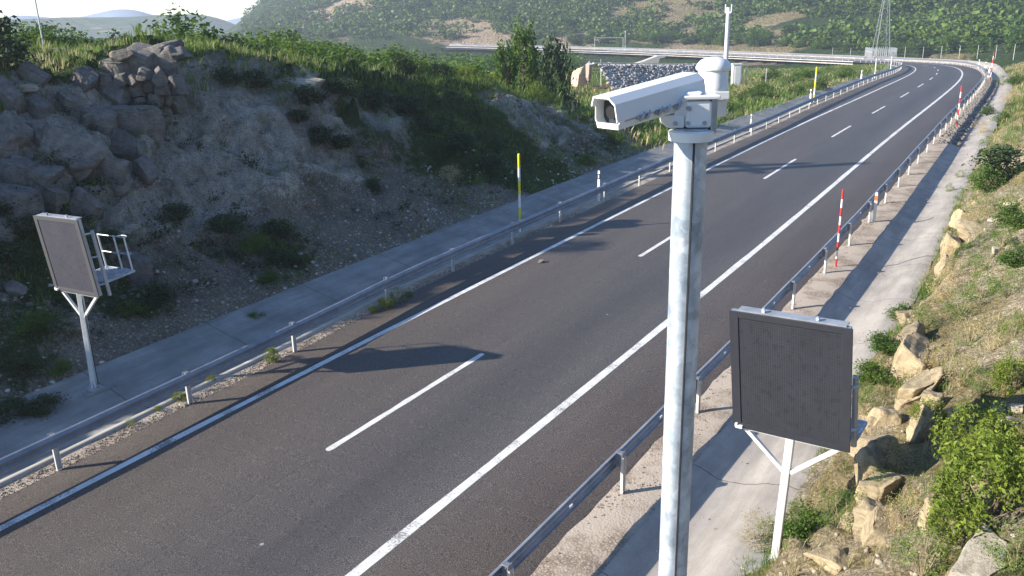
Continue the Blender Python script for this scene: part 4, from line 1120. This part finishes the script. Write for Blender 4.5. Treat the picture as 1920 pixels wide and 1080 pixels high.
P_, s, t = scatter(3000, 0, 40, -30, -16.5, lambda x, y, s, t: np.clip(.45 + fbm(x * .4, y * .4, 0, 551, 3) * .7, 0, 1))
tufts('brow_dry_grass', P_, rng.uniform(.2, .45, len(P_)), 'grass_dry', 'straw coloured grass among the green along the brow', 8, .010, .6, .12)
P_, s, t = scatter(20000, -4, 70, -17, -8.4, lambda x, y, s, t: np.clip(.06 + .30 * sm(22, 32, s) + fbm(x * .35, y * .35, 0, 561, 3) * .75 + .35 * sm(30, 55, s), 0, 1))
tufts('slope_grass', P_, rng.uniform(.12, .34, len(P_)), 'grass_green', 'patchy grass on the face of the shaded cutting', 8, .008, .6, .12)
_c = hit(1220, 165, 300, 50)
P_, s, t = scatter(17000, 50, 190, -60, -8.2, lambda x, y, s, t: np.clip(.7 + fbm(x * .2, y * .2, 0, 571, 3) * .5 - 1.1 * np.exp(-((x - _c.x) ** 2 + (y - _c.y) ** 2) / 11 ** 2), 0, 1), .6)
tufts('meadow_grass', P_, rng.uniform(.35, .8, len(P_)), 'grass_green', 'rough green growth left of the road towards the bend', 6, .02, .6, .25)
P_, s, t = scatter(3500, 50, 190, -50, -8.2, lambda x, y, s, t: np.clip(.5 + fbm(x * .2, y * .2, 0, 581, 3) * .8, 0, 1), .6)
tufts('meadow_dry_grass', P_, rng.uniform(.35, .8, len(P_)), 'grass_dry', 'dry stalks in the rough growth left of the road', 6, .02, .6, .25)
P_, s, t = scatter(900, -4, 60, -17.3, -9.0, lambda x, y, s, t: np.clip(.22 + fbm(x * .3, y * .3, 0, 565, 3) * .9, 0, 1))
_b = []
for k_ in range(4):
    p_ = crown_points(150, .5, .5, .30, 8, .25, .35); p_[:, 2] += .2; _b.append(leaf_quads(p_, .055, .3, .55))
_p = []
for i in range(len(P_)):
    v, f = _b[i % 4]; q = rng.uniform(.4, 1.1); th = rng.uniform(0, 6.28); c, s_ = math.cos(th), math.sin(th)
    _p.append((np.stack([(v[:, 0] * c - v[:, 1] * s_) * q, (v[:, 0] * s_ + v[:, 1] * c) * q, v[:, 2] * q], 1) + P_[i], f))
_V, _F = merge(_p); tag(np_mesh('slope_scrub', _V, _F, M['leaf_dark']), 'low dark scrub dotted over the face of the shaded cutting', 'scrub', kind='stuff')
# low creeping growth by the right drain edge
P_, s, t = scatter(2200, 12, 60, 9.1, 9.9, lambda x, y, s, t: np.clip(.4 + fbm(s * .6, t * 0, 0, 591, 3) * 1.0, 0, 1))
tufts('drain_edge_grass', P_, rng.uniform(.06, .2, len(P_)), 'grass_green', 'short green growth along the outer edge of the right drain', 9, .008, .7, .12)

# ------------------------------------------------------------------ rocks
ICO = {}
def ico(sub):
    if sub not in ICO:
        import bmesh
        bm = bmesh.new(); bmesh.ops.create_icosphere(bm, subdivisions=sub, radius=1)
        ICO[sub] = (np.array([v.co[:] for v in bm.verts]), np.array([[v.index for v in f.verts] for f in bm.faces])); bm.free()
    return ICO[sub]
def rock_shape(sub=4, cuts=11, rough=.05, dims=(1, 1, 1), seed=0):
    r_ = np.random.default_rng(seed); V, F = ico(sub); V = V.copy() * 1.25
    ax = np.array([[1, 0, 0], [-1, 0, 0], [0, 1, 0], [0, -1, 0], [0, 0, 1], [0, 0, -1.]])
    for i in range(cuts):
        if i < 6: n = ax[i] + r_.normal(size=3) * .22; d = r_.uniform(.60, .80)
        else: n = r_.normal(size=3); d = r_.uniform(.82, 1.02)
        n /= np.linalg.norm(n)
        e = np.maximum(V @ n - d, 0); V = V - e[:, None] * n
    V = V * (1 + rough * fbm(V[:, 0] * 2.2, V[:, 1] * 2.2, V[:, 2] * 2.2, seed, 3) - rough * .8 * (np.abs(fbm(V[:, 0] * 1.5, V[:, 1] * 1.5, V[:, 2] * 4, seed + 5, 2)) < .10))[:, None]
    return V * np.array(dims), F
def rock_obj(loc, dims, mat, label, seed, rot=None, sink=.25, cat='rock', group=None, name='rock', sub=4, cuts=11, rough=.05):
    V, F = rock_shape(sub, cuts, rough, dims, seed)
    o = np_mesh(name, V, F, M[mat]); o.location = Vector(loc) + Vector((0, 0, dims[2] * (1 - sink * 2)))
    o.rotation_euler = rot or (random.uniform(-.2, .2), random.uniform(-.2, .2), random.uniform(0, 6.28))
    return tag(o, label, cat, group)
RK = [  # px, py, half sizes, material, label, rotation, sink
    (1732, 812, (.26, .20, .42), 'rock_tan', 'pointed sandstone boulder standing upright left of the bright bush', (.1, .35, .4), .2),
    (1795, 800, (.2, .15, .34), 'rock_tan', 'smaller pointed boulder leaning behind the bright bush', (.1, -.4, 1.0), .2),
    (1755, 985, (.26, .22, .36), 'rock_tan', 'sandstone boulder at the left foot of the big bright bush', (.0, .3, .3), .3),
    (1650, 800, (.34, .26, .22), 'rock_tan', 'flat sandstone slab on the rubble right of the dark sign', None, .3),
    (1628, 900, (.28, .34, .60), 'rock_tan', 'yellow sandstone pillar face beside the fork of the dark sign', (.0, .1, .3), .35),
    (1640, 990, (.34, .34, .45), 'rock_tan', 'weathered sandstone block below the yellow pillar', None, .35),
    (1705, 640, (.30, .75, .70), 'rock_tan', 'rounded yellow sandstone bulge, upper part of the long rock face', (.05, .0, -.1), .4),
    (1725, 740, (.34, .80, .72), 'rock_tan', 'tall yellow sandstone face right of the drain bushes', (.0, .1, .0), .42),
    (1785, 470, (.42, 1.1, .72), 'rock_tan', 'yellow sandstone face at the drain edge, farther along the road', (.0, .1, .1), .42),
    (1820, 440, (.45, .6, .42), 'rock_tan', 'broken sandstone block on top of the farther rock face', None, .35),
    (1865, 415, (.22, .16, .13), 'rock_pale', 'pale flat stone high on the right bank near the dense bush', None, .3),
    (1870, 470, (.20, .14, .11), 'rock_pale', 'pale flat stone in the grass, middle of the right bank', None, .3),
    (1860, 540, (.16, .12, .12), 'rock_pale', 'pale stone between tussocks on the right bank', None, .3),
    (1895, 385, (.22, .18, .15), 'rock_pale', 'pale stone at the right edge under the dense bush', None, .3),
    (1850, 1060, (.65, .45, .36), 'rock_pale', 'pale gravelly boulder at the lower right beneath the big bush', None, .4),
    (1900, 800, (.20, .16, .15), 'rock_pale', 'round pale stone at the right edge beside the bright bush', None, .3),
    (1872, 775, (.14, .12, .11), 'rock_pale', 'small pale cobble above the round pale stone', None, .3),
    (1905, 770, (.15, .12, .10), 'rock_pale', 'pale cobble at the right edge, topmost of its heap', None, .3),
    (1840, 900, (.18, .14, .14), 'rock_tan', 'tan stone half hidden by the big bright bush', None, .3),
    (1560, 1050, (.38, .26, .14), 'rock_tan', 'flat tan slab at the edge of the concrete, bottom of the view', None, .35),
    (262, 528, (.55, .36, .78), 'rock_grey', 'big leaning grey boulder on the shaded slope behind the left sign platform', (.0, .25, .5), .2),
    (345, 762, (.11, .08, .08), 'rock_pale', 'single stone at the foot of a white post beside the left kerb', None, .35),
    (1015, 492, (.14, .10, .08), 'rock_grey', 'lone stone on the slope foot', None, .3),
    (25, 545, (.35, .25, .25), 'rock_grey', 'rough grey block low on the shaded slope at the left edge', None, .3),
    (20, 290, (.5, .4, .35), 'rock_grey', 'grey block on the upper shaded face at the left edge', None, .3),
    (45, 172, (.55, .30, .14), 'rock_pale', 'sunlit ledge of pale stone at the top left of the cutting', (.0, .05, .9), .3),
    (115, 95, (.40, .25, .10), 'rock_pale', 'flat pale stone lying in the grass at the top left', (.0, .0, .4), .3),
    (60, 340, (.95, .55, .7), 'rock_grey', 'grey slab in the shaded face left of the outcrop, upper', (.2, .3, .9), .35),
    (125, 300, (1.1, .5, .95), 'rock_grey', 'large smooth grey slab in the shaded face below the grass', (.1, .5, .7), .4),
    (205, 320, (.9, .45, .6), 'rock_grey', 'dark slanting slab under the outcrop of blocks', (.1, .3, .6), .35),
    (235, 240, (1.15, .6, 1.0), 'rock_grey', 'broad brown slab directly under the outcrop of blocks', (.05, .1, .5), .4),
    (555, 165, (1.2, .5, .40), 'rock_pale', 'crumbling pale ledge catching the sun at the top of the cutting', (.1, .0, .5), .35),
    (25, 400, (.9, .6, 1.0), 'rock_grey', 'tall reddish grey rock at the left edge of the shaded face', (.0, .1, .3), .4),
]
for i, (px, py, dm, mt, lb, ro, sk) in enumerate(RK):
    if lb.startswith('lone stone'): lb = 'lone grey stone on the dim slope foot right of the yellow snow pole'
    rock_obj(hit(px, py, 150), dm, mt, lb, 900 + i, ro, min(.62, sk + (.20 if px > 1400 else .1)), group='rocks on the banks', rough=.09)

def rock_group(label, name, px_list, dims, mat, seed, rot, sink):
    root = None
    for i, (px, py, k) in enumerate(px_list):
        P_ = hit(px, py, 150)
        if root is None: root = empty(name, P_, 0, label, 'rock face'); o0 = Vector(P_)
        V, F = rock_shape(4, 12, .07, tuple(d * k for d in dims), seed + i)
        o = np_mesh('block', V, F, M[mat], root); o.location = P_ - o0 + Vector((0, 0, dims[2] * k * (1 - 2 * sink)))
        o.rotation_euler = (rot[0] + random.uniform(-.25, .25), rot[1] + random.uniform(-.25, .25), rot[2] + random.uniform(-.5, .5))
rock_group('jointed grey rock face of big slabs filling the upper left edge of the cutting', 'jointed_outcrop', [(15, 200, 1), (70, 215, .9), (130, 205, .8), (185, 240, .9), (20, 265, 1.1), (85, 280, .9), (150, 330, 1.1), (215, 345, .9), (30, 340, 1), (95, 385, 1), (165, 400, .8),
            (245, 285, .9), (300, 235, .8), (300, 190, .7), (10, 440, 1), (215, 190, .8), (160, 160, .7), (330, 200, .6), (60, 155, .7), (275, 330, .7)], (.80, .50, .62), 'rock_grey', 2000, (.0, .55, .2), .38)
rock_group('crumbling yellow sandstone ledge along the drain beyond the dark message sign', 'rock_ledge', [(1800, 415, .8), (1785, 465, 1.0), (1775, 505, .8)], (.45, .85, .55), 'rock_tan', 2100, (0, .1, .1), .50)
rock_group('long eroded sandstone ledge right of the drain bushes', 'rock_ledge', [(1700, 605, .9), (1706, 675, 1.1), (1722, 740, 1), (1745, 765, .7)], (.34, .68, .50), 'rock_tan', 2200, (0, .1, .0), .48)
rock_group('weathered sandstone ledge between the dark message sign and the bright bush', 'rock_ledge', [(1655, 795, .9), (1632, 860, 1.1), (1642, 935, 1.1), (1650, 1005, .9), (1600, 990, .6)], (.30, .42, .42), 'rock_tan', 2300, (0, .1, .1), .46)

def outcrop():
    P_ = hit(228, 172, 120); yaw = .55
    root = empty('rock_outcrop', P_, yaw, 'fractured grey rock outcrop of stacked angular blocks at the top of the shaded cutting', 'rock outcrop')
    blocks = [(0, -.2, .25, .75, .7, .85), (.65, 0, .65, .65, .6, .75), (-.75, .1, .15, .6, .6, .45), (1.35, .2, .5, .55, .55, .75), (.5, -.45, -.25, .42, .3, .32), (.95, -.4, -.1, .34, .3, .3), (1.35, -.35, -.2, .34, .3, .34),
              (.1, -.5, -.35, .4, .3, .3), (1.75, -.1, -.1, .4, .4, .5), (-1.4, .3, -.05, .6, .5, .25), (.7, -.5, -.65, .3, .25, .22), (1.15, -.45, -.6, .27, .22, .26), (-.35, -.45, -.3, .5, .3, .3), (.25, -.75, .15, .28, .2, .3), (.7, -.75, .1, .24, .2, .22), (1.1, -.8, .35, .3, .22, .28), (1.5, -.7, .2, .26, .2, .36), (-.2, -.75, .1, .3, .2, .4), (-.6, -.65, -.1, .3, .2, .28), (.3, -.4, 1.0, .5, .4, .25), (1.8, .2, .95, .4, .4, .3), (-1.1, -.4, -.4, .45, .3, .3), (1.0, .4, 1.0, .9, .7, .35)]
    for i, (x, y, z, a, b, c) in enumerate(blocks):
        V, F = rock_shape(4, 14, .035, (a, b, c), 40 + i)
        o = np_mesh('block', V * 1.05, F, M['rock_grey'], root); o.location = (x * 1.12, y * 1.1 + .3, z + .25); o.rotation_euler = (random.uniform(-.15, .15), random.uniform(-.25, .1), random.uniform(-.4, .4))
outcrop()

def stones(name, P_, size, mat, label, sub=1, flat=.7, cat='stones'):
    base = [rock_shape(sub, 8, .0, (1, 1, flat), 700 + i) for i in range(7)]; parts = []
    for i, p_ in enumerate(P_):
        V, F = base[i % 7]; th = rng.uniform(0, 6.28); c, s_ = math.cos(th), math.sin(th); q = size[i]; e = rng.uniform(.7, 1.3)
        parts.append((np.stack([(V[:, 0] * c - V[:, 1] * s_) * q * e, (V[:, 0] * s_ + V[:, 1] * c) * q, V[:, 2] * q], 1) + p_, F))
    V, F = merge(parts); o = np_mesh(name, V, F, M[mat]); return tag(o, label, cat, kind='stuff')
P_, s, t = scatter(7500, -6, 62, -12.2, -7.45, lambda x, y, s, t: np.clip(.35 + fbm(x * .3, y * .3, 0, 601, 3) * .6 + .3 * (t > -9.6), 0, 1), .8)
stones('scree', P_, .022 + .075 * rng.uniform(0, 1, len(P_)) ** 3, 'rubble', 'loose grey stones strewn over the foot of the shaded cutting')
P_, s, t = scatter(9000, -4, 60, -17.2, -10.0, lambda x, y, s, t: np.clip(.35 + fbm(x * .3, y * .3, 0, 605, 3) * .9 - 1.2 * sm(22, 30, s), 0, 1))
stones('slope_stones', P_, (.025 + .12 * rng.uniform(0, 1, len(P_)) ** 3), 'rock_grey', 'broken stones on the steep part of the shaded cutting')
P_, s, t = scatter(9000, 7, 60, 9.3, 18, lambda x, y, s, t: np.clip(.3 + fbm(x * .6, y * .6, 0, 611, 3) * 1.0, 0, 1), 1.6)
stones('bank_stones', P_, .015 + .06 * rng.uniform(0, 1, len(P_)) ** 3, 'rock_pale', 'pale broken stones scattered over the right bank')
s = rng.uniform(6, 34, 5200); t = np.array([LPT(a) for a in s]) - rng.uniform(-.10, .44, 5200); P_ = st(s, t, .0)
stones('kerb_gravel', P_, rng.uniform(.010, .026, len(P_)), 'gravel_stone', 'coarse gravel between the left kerb and the road edge')
s = rng.uniform(9, 50, 4200); t = rng.uniform(6.15, 7.2, 4200); k = rng.uniform(0, 1, 4200) < np.clip(.55 + fbm(s * .5, t * .8, 0, 621, 3) * .9, 0, 1); P_ = st(s[k], t[k], .005)
stones('verge_gravel', P_, rng.uniform(.008, .024, len(P_)), 'gravel_stone', 'gravel and small stones between the right guardrail and the drain')
s = rng.uniform(62, 130, 1500); t = rng.uniform(6.5, 7.9, 1500); P_ = st(s, t, .01)
stones('far_verge_gravel', P_, rng.uniform(.05, .14, len(P_)), 'rock_grey', 'dark stones between the guardrail and the drain near the bend')
s = rng.uniform(8, 60, 160); t = rng.uniform(7.3, 9.0, 160); P_ = st(s, t, -.05)
stones('drain_debris', P_, rng.uniform(.01, .03, len(P_)), 'rock_pale', 'few small stones lying in the right concrete drain')

# ------------------------------------------------------------------ fences, poles and works in the middle distance
def scr(P_):
    c = CAMM.T @ np.array(P_); return 960 + FPX * c[0] / c[2], 540 + FPX * c[1] / c[2], c[2]
def height_for(P_, top_py):
    c = scr(P_)[2]
    return max(.6, (scr(P_)[1] - top_py) * c / FPX / .95)

def crest_fence():
    pts = [(82, 88, 0), (300, 72, 5), (479, 97, 12), (640, 84, 40), (775, 92, 45), (883, 108, 62), (973, 132, 80), (1058, 142, 98), (1126, 160, 106)]
    rs = [25, 27, 31, 42, 44, 52, 60, 66, 72]
    root = None; tops = []
    for (px, py, ty), r in zip(pts, rs):
        P_ = hit(max(px, -60), py, 120, 12); hh = 2.3
        c = scr(P_)[2]; hh = min(3.2, max(1.6, (py - ty) * c / FPX * 1.05))
        if root is None: root = empty('wire_fence', P_, 0, 'wire fence on thin pale steel posts running along the brow of the cutting', 'fence'); o0 = Vector(P_)
        MB().tube(P_ - o0, P_ - o0 + Vector((0, 0, hh)), .03, n=8).build('post', M['cream'], root)
        tops.append((P_ - o0, hh))
    wb = MB()
    for (a, ha), (b, hb) in zip(tops[:-1], tops[1:]):
        for f_ in (.25, .5, .75, .97):
            wb.tube(a + Vector((0, 0, ha * f_)), b + Vector((0, 0, hb * f_)), .0035, n=4, cap=False)
    wb.build('wire', M['galv_dull'], root)
crest_fence()

def posts_fence(label, pts, h, r_=.035, mesh=False, mat='cream'):
    root = None; tops = []
    for (px, py) in pts:
        P_ = hit(px, py, 500, 30)
        if root is None: root = empty('wire_fence', P_, 0, label, 'fence'); o0 = Vector(P_)
        MB().tube(P_ - o0 - Vector((0, 0, .3)), P_ - o0 + Vector((0, 0, h)), r_, n=8).build('post', M[mat], root); tops.append(P_ - o0)
    wb = MB()
    for a, b in zip(tops[:-1], tops[1:]):
        for f_ in (.3, .6, .95): wb.tube(a + Vector((0, 0, h * f_)), b + Vector((0, 0, h * f_)), .006, n=4, cap=False)
    wb.build('wire', M['galv_dull'], root)
posts_fence('wire fence with pale posts in front of the rubble heap', [(1127, 163), (1177, 158), (1228, 148), (1300, 150), (1398, 162), (1435, 165)], 2.2)
posts_fence('thin wire fence along the foot of the hillside beyond the bend', [(1560 + 34 * i, 108 + (i > 8) * (i - 8) * 1.0) for i in range(11)], 2.6, .045)

def rubble_heap():
    a = hit(1112, 166, 300, 50); b = hit(1330, 158, 300, 50)
    HH = 47 * a.length / FPX; a.z -= .3; b.z -= .3
    d = (b - a); Ln = d.length; d.normalize(); nn = Vector((d.y, -d.x, 0)).normalized()
    if nn.y > 0: nn = -nn
    root = empty('rubble_heap', a, 0, 'long bank of grey rubble with a straight top, behind the wire fence', 'rubble heap')
    V = []; nu, nv = 90, 18
    for i in range(nu):
        u = i / (nu - 1)
        for j in range(nv):
            v = j / (nv - 1); hgt = HH * min(1, v * 1.35) * (1 - .15 * u); dep = (1 - v) * 4.5 - max(0, v - .75) * 8
            p_ = d * (u * Ln) + nn * dep + Vector((0, 0, hgt))
            p_ += Vector((0, 0, 1)) * float(fbm(u * 30, v * 7, 0, 5, 3)) * .18; V.append(p_)
    F = [(i * nv + j, (i + 1) * nv + j, (i + 1) * nv + j + 1, i * nv + j + 1) for i in range(nu - 1) for j in range(nv - 1)]
    np_mesh('heap', np.array([tuple(v) for v in V]), np.array(F), M['rubble'], root)
    n = 1500; u = rng.uniform(0, 1, n); v = rng.uniform(0, .8, n)
    P_ = np.array([tuple(d * (a_ * Ln) + nn * ((1 - b_) * 4.5 + .05) + Vector((0, 0, HH * min(1, b_ * 1.35) * (1 - .15 * a_)))) for a_, b_ in zip(u, v)])
    o = stones('stone', P_, rng.uniform(.08, .3, n), 'rubble', None, cat=None); o.parent = root
    MB().bar(d * .0 + Vector((0, 0, HH + .15)), d * Ln * .9 + Vector((0, 0, HH * .88 + .1)), .4, .14).build('coping', M['far_concrete'], root)
rubble_heap()

def pillar_rock(px, py, dep, wid, hgt, label, seed, mt='pink_rock'):
    P_ = hit(px, py, 300, 45); k_ = P_.length / dep; wid *= k_; hgt *= k_
    rock_obj(P_, (wid, wid * .7, hgt), mt, label, seed, (.0, .05, -.5), .12, cat='rock', name='rock', rough=.04, cuts=16)
pillar_rock(1086, 166, 66, .62, .95, 'broad orange rock stump at the end of the brow', 1201)
pillar_rock(1103, 162, 65, .26, 1.15, 'narrow pinkish rock pillar right of the broad stump', 1203)
pillar_rock(1066, 162, 66, .26, .6, 'small pale rock left of the broad orange stump', 1205)

def chute():
    P_ = hit(1215, 124, 400, 60)
    fw = Vector((CAMM[0, 2], CAMM[1, 2], 0)).normalized(); rt = Vector((fw.y, -fw.x, 0)); k = P_.length / FPX
    g0 = P_.z
    def q(px, py): return P_ + rt * ((px - 1215) * k) + Vector((0, 0, (121 - py) * k))
    pts = [q(1176, 121), q(1206, 113), q(1232, 104), q(1250, 103), q(1244, 107), q(1236, 108), q(1232, 121)]
    o = MB().prism([p_ for p_ in pts], fw * 3.0).build('culvert_wall', M['far_concrete']); tag(o, 'white concrete wing wall in a triangle shape above the rubble heap', 'culvert wall')
chute()

def frame_gantry():
    a = hit(1115, 97, 400, 120); b = hit(1168, 97, 400, 120)
    root = empty('sign_frame', a, 0, 'goalpost shaped steel frame at the side track left of the camera', 'frame'); b = b - a
    hh = 24 * a.length / FPX
    MB().tube((0, 0, -.5), (0, 0, hh), .09, n=8).build('leg', M['cream'], root); MB().tube(b - Vector((0, 0, .5)), b + Vector((0, 0, hh)), .09, n=8).build('leg', M['cream'], root)
    MB().bar((0, 0, hh), b + Vector((0, 0, hh)), .14).build('crossbar', M['galv_dull'], root)
    c = hit(1172, 96, 400, 120); r2 = empty('pole', c, 0, 'single pale pole beside the goalpost frame', 'pole'); MB().tube((0, 0, -.5), (0, 0, 34 * c.length / FPX), .11, n=8).build('shaft', M['cream'], r2); MB().box((0, 0, 34 * c.length / FPX), (.4, .3, .3)).build('head', M['galv_dull'], r2)
frame_gantry()

def tall_pole():
    P_ = Vector(at_depth(1361, 115, 118)); P_.z = H1(P_.x, P_.y) - .3; hh = (scr(P_)[1] - 28) * 118 / FPX
    root = empty('utility_pole', P_, 0, 'tall slender white pole with a forked head behind the domed camera head', 'pole')
    MB().tube((0, 0, 0), (0, 0, hh), .30, .27, 10).build('shaft', M['white_dull'], root, True)
    MB().bar((-.5, .3, hh - .6), (.5, -.3, hh - .6), .14).build('crossarm', M['white_dull'], root)
    for s_ in (-.5, .5): MB().tube((s_, -s_ * .6, hh - .6), (s_, -s_ * .6, hh + .4), .09, n=8).build('prong', M['cream'], root)
tall_pole()

def cabinet():
    P_ = hit(1379, 163, 200, 30); z = P_.z; k = P_.length / FPX
    root = empty('equipment_cabinet', P_, .6, 'white equipment cabinet standing in the grass right of the domed head', 'cabinet')
    MB().box((0, 0, 20 * k), (15 * k, 11 * k, 38 * k)).build('body', M['white'], root, bevel=.02)
    MB().box((0, 0, 39.5 * k), (17 * k, 13 * k, 1.5 * k)).build('lid', M['white_dull'], root)
    MB().box((1.5 * k, -5.8 * k, 19 * k), (10 * k, .5 * k, 32 * k)).build('door', M['white_dull'], root)
    MB().bar((11 * k, 0, 0), (11 * k, 0, 36 * k), .05).bar((11 * k, 0, 26 * k), (8 * k, -3 * k, 8 * k), .03).build('stay', M['cream'], root)
cabinet()

def small_board():
    P_ = hit(1005, 130, 200, 20); k = P_.length / FPX
    r = empty('notice_board', P_, .5, 'small blank white board on a thin post in front of the dark bush', 'notice board')
    MB().tube((0, 0, -.2), (0, 0, 22 * k), .03, n=8).build('post', M['cream'], r)
    MB().box((0, -.03, 19 * k), (11 * k, .03, 10 * k)).build('board', M['white_dull'], r, bevel=.004)
small_board()

def pylon():
    P_ = hit(1650, 111, 420, 150); k = P_.length / FPX; hh = 150 * k; w0 = 13 * k; w1 = 2.6 * k
    root = empty('lattice_pylon', P_, .5, 'tall steel lattice pylon at the foot of the wooded hillside', 'pylon'); b = MB()
    def cor(f_, i):
        w_ = w0 + (w1 - w0) * min(1, f_ * 1.25) ** .8; sx, sy = ((-1, -1), (1, -1), (1, 1), (-1, 1))[i % 4]; return Vector((sx * w_, sy * w_, hh * f_))
    lv = [0, .16, .30, .42, .53, .63, .72, .80, .87, .94, 1.0]
    legs = [MB() for _ in range(4)]
    for a, c in zip(lv[:-1], lv[1:]):
        for i in range(4):
            legs[i].bar(cor(a, i), cor(c, i), .11)
            b.bar(cor(a, i), cor(c, i + 1), .06); b.bar(cor(a, i + 1), cor(c, i), .06); b.bar(cor(c, i), cor(c, i + 1), .06)
    for l_ in legs: l_.build('leg', M['pylon'], root)
    b.build('bracing', M['pylon'], root)
    ends = []
    d = Vector((1, 0, 0))
    for f_, L_ in ((.74, 42), (.86, 36), (.97, 30)):
        for sg in (-1, 1):
            tip = Vector((0, sg * L_ * k * .6, hh * f_)); ab = MB()
            for o_ in (-w1, w1): ab.bar((o_, 0, hh * f_ - 1.2), tip, .07); ab.bar((o_, 0, hh * f_ + .8), tip, .07)
            ab.build('crossarm', M['pylon'], root); ends.append(tip)
    # palisade round the foot
    pf = empty('palisade_fence', P_ + Vector((0, 0, 0)), .5, 'pale palisade enclosure round the foot of the lattice pylon', 'fence'); hb = 2.2 + 14 * k * .3; w_ = w0 * 1.5
    pb = MB()
    for i in range(4):
        a = Vector(((-1, 1, 1, -1)[i] * w_, (-1, -1, 1, 1)[i] * w_, -1)); c = Vector(((1, 1, -1, -1)[i] * w_, (-1, 1, 1, -1)[i] * w_, -1)); n = 12
        for j in range(n): p_ = a.lerp(c, j / n); pb.bar(p_, p_ + Vector((0, 0, hb + 1)), .16, .05)
        pb.bar(a + Vector((0, 0, hb)), c + Vector((0, 0, hb)), .08)
    pb.build('pales', M['cream'], pf)
    # conductors swinging off to both sides
    Rz = Matrix.Rotation(.5, 3, 'Z'); n_ = 0
    for i, tip in enumerate(ends):
        a = P_ + Rz @ tip
        for far in (Vector((-330, 210 + i * 3, a.z + 18)), Vector((260, 330 + i * 3, a.z + 30))):
            pts = []
            for j in range(15): f_ = j / 14; q = a.lerp(far, f_); q.z -= 26 * f_ * (1 - f_) * 1.0; pts.append(q - P_)
            MB().path(pts, .035, 4).build('conductor', M['galv_dull'], root).matrix_parent_inverse = root.matrix_basis.to_3x3().inverted().to_4x4()
pylon()

def left_top():
    # plate of a blue road sign at the corner, and a service pole
    P_ = hit(-6, 84, 120, 12)
    r = empty('road_sign', P_, .9, 'blue road sign with white edge cut by the top left corner of the view', 'road sign')
    kz = P_.length / FPX; hz = (84 - 27) * kz
    for sx in (-.75, .12): MB().tube((sx, .05, -.3), (sx, .05, hz + 1.4), .035, n=8).build('post', M['cream'], r)
    MB().box((-.40, 0, hz + .75), (1.30, .03, 1.5)).build('plate', M['blue'], r); MB().box((.262, -.001, hz + .75), (.03, .034, 1.5)).build('border', M['white_dull'], r)
left_top()

def offstage_mast():
    # the twin mast beyond the left edge of the view: only its shadow reaches the road
    tip = Vector((-11.2, 52.0, -9.2)); base = tip - SD * (52.0); gx, gy = base.x, base.y; gz = H1(gx, gy)
    root = empty('utility_mast', (gx, gy, gz), 0, 'tall steel A-frame mast out of view, whose long shadow crosses the road', 'utility mast')
    hh = base.z - gz; sdv = Vector((SD.y, -SD.x, 0)).normalized()
    for k in (-1, 1): MB().tube(sdv * (2.2 * k) + Vector((0, 0, -.5)), sdv * (.35 * k) + Vector((0, 0, hh * (1 if k > 0 else .9))), .46, .36, 12).build('pole', M['galv_dull'], root)
    MB().bar(sdv * -2.0 + Vector((0, 0, hh * .78)), sdv * 2.0 + Vector((0, 0, hh * .78)), .3).bar(sdv * -1.3 + Vector((0, 0, hh * .5)), sdv * 1.3 + Vector((0, 0, hh * .5)), .25).build('crossarm', M['galv_dull'], root)
offstage_mast()
reflector_caps()
finish_labels()

# ------------------------------------------------------------------ air
def haze():
    mat = bpy.data.materials.new('air'); mat.use_nodes = True; nt = mat.node_tree; nt.nodes.clear()
    o_ = nt.nodes.new('ShaderNodeOutputMaterial'); v = nt.nodes.new('ShaderNodeVolumePrincipled'); v.inputs['Density'].default_value = HAZE; v.inputs['Color'].default_value = (.80, .88, 1.0, 1); v.inputs['Anisotropy'].default_value = .3
    nt.links.new(v.outputs[0], o_.inputs['Volume'])
    o = MB().box((-100, 380, -15), (1500, 1300, 150)).build('haze', mat); tag(o, 'thin morning haze over the whole place', 'haze', kind='stuff')
HAZE = .0005
if HAZE: haze()
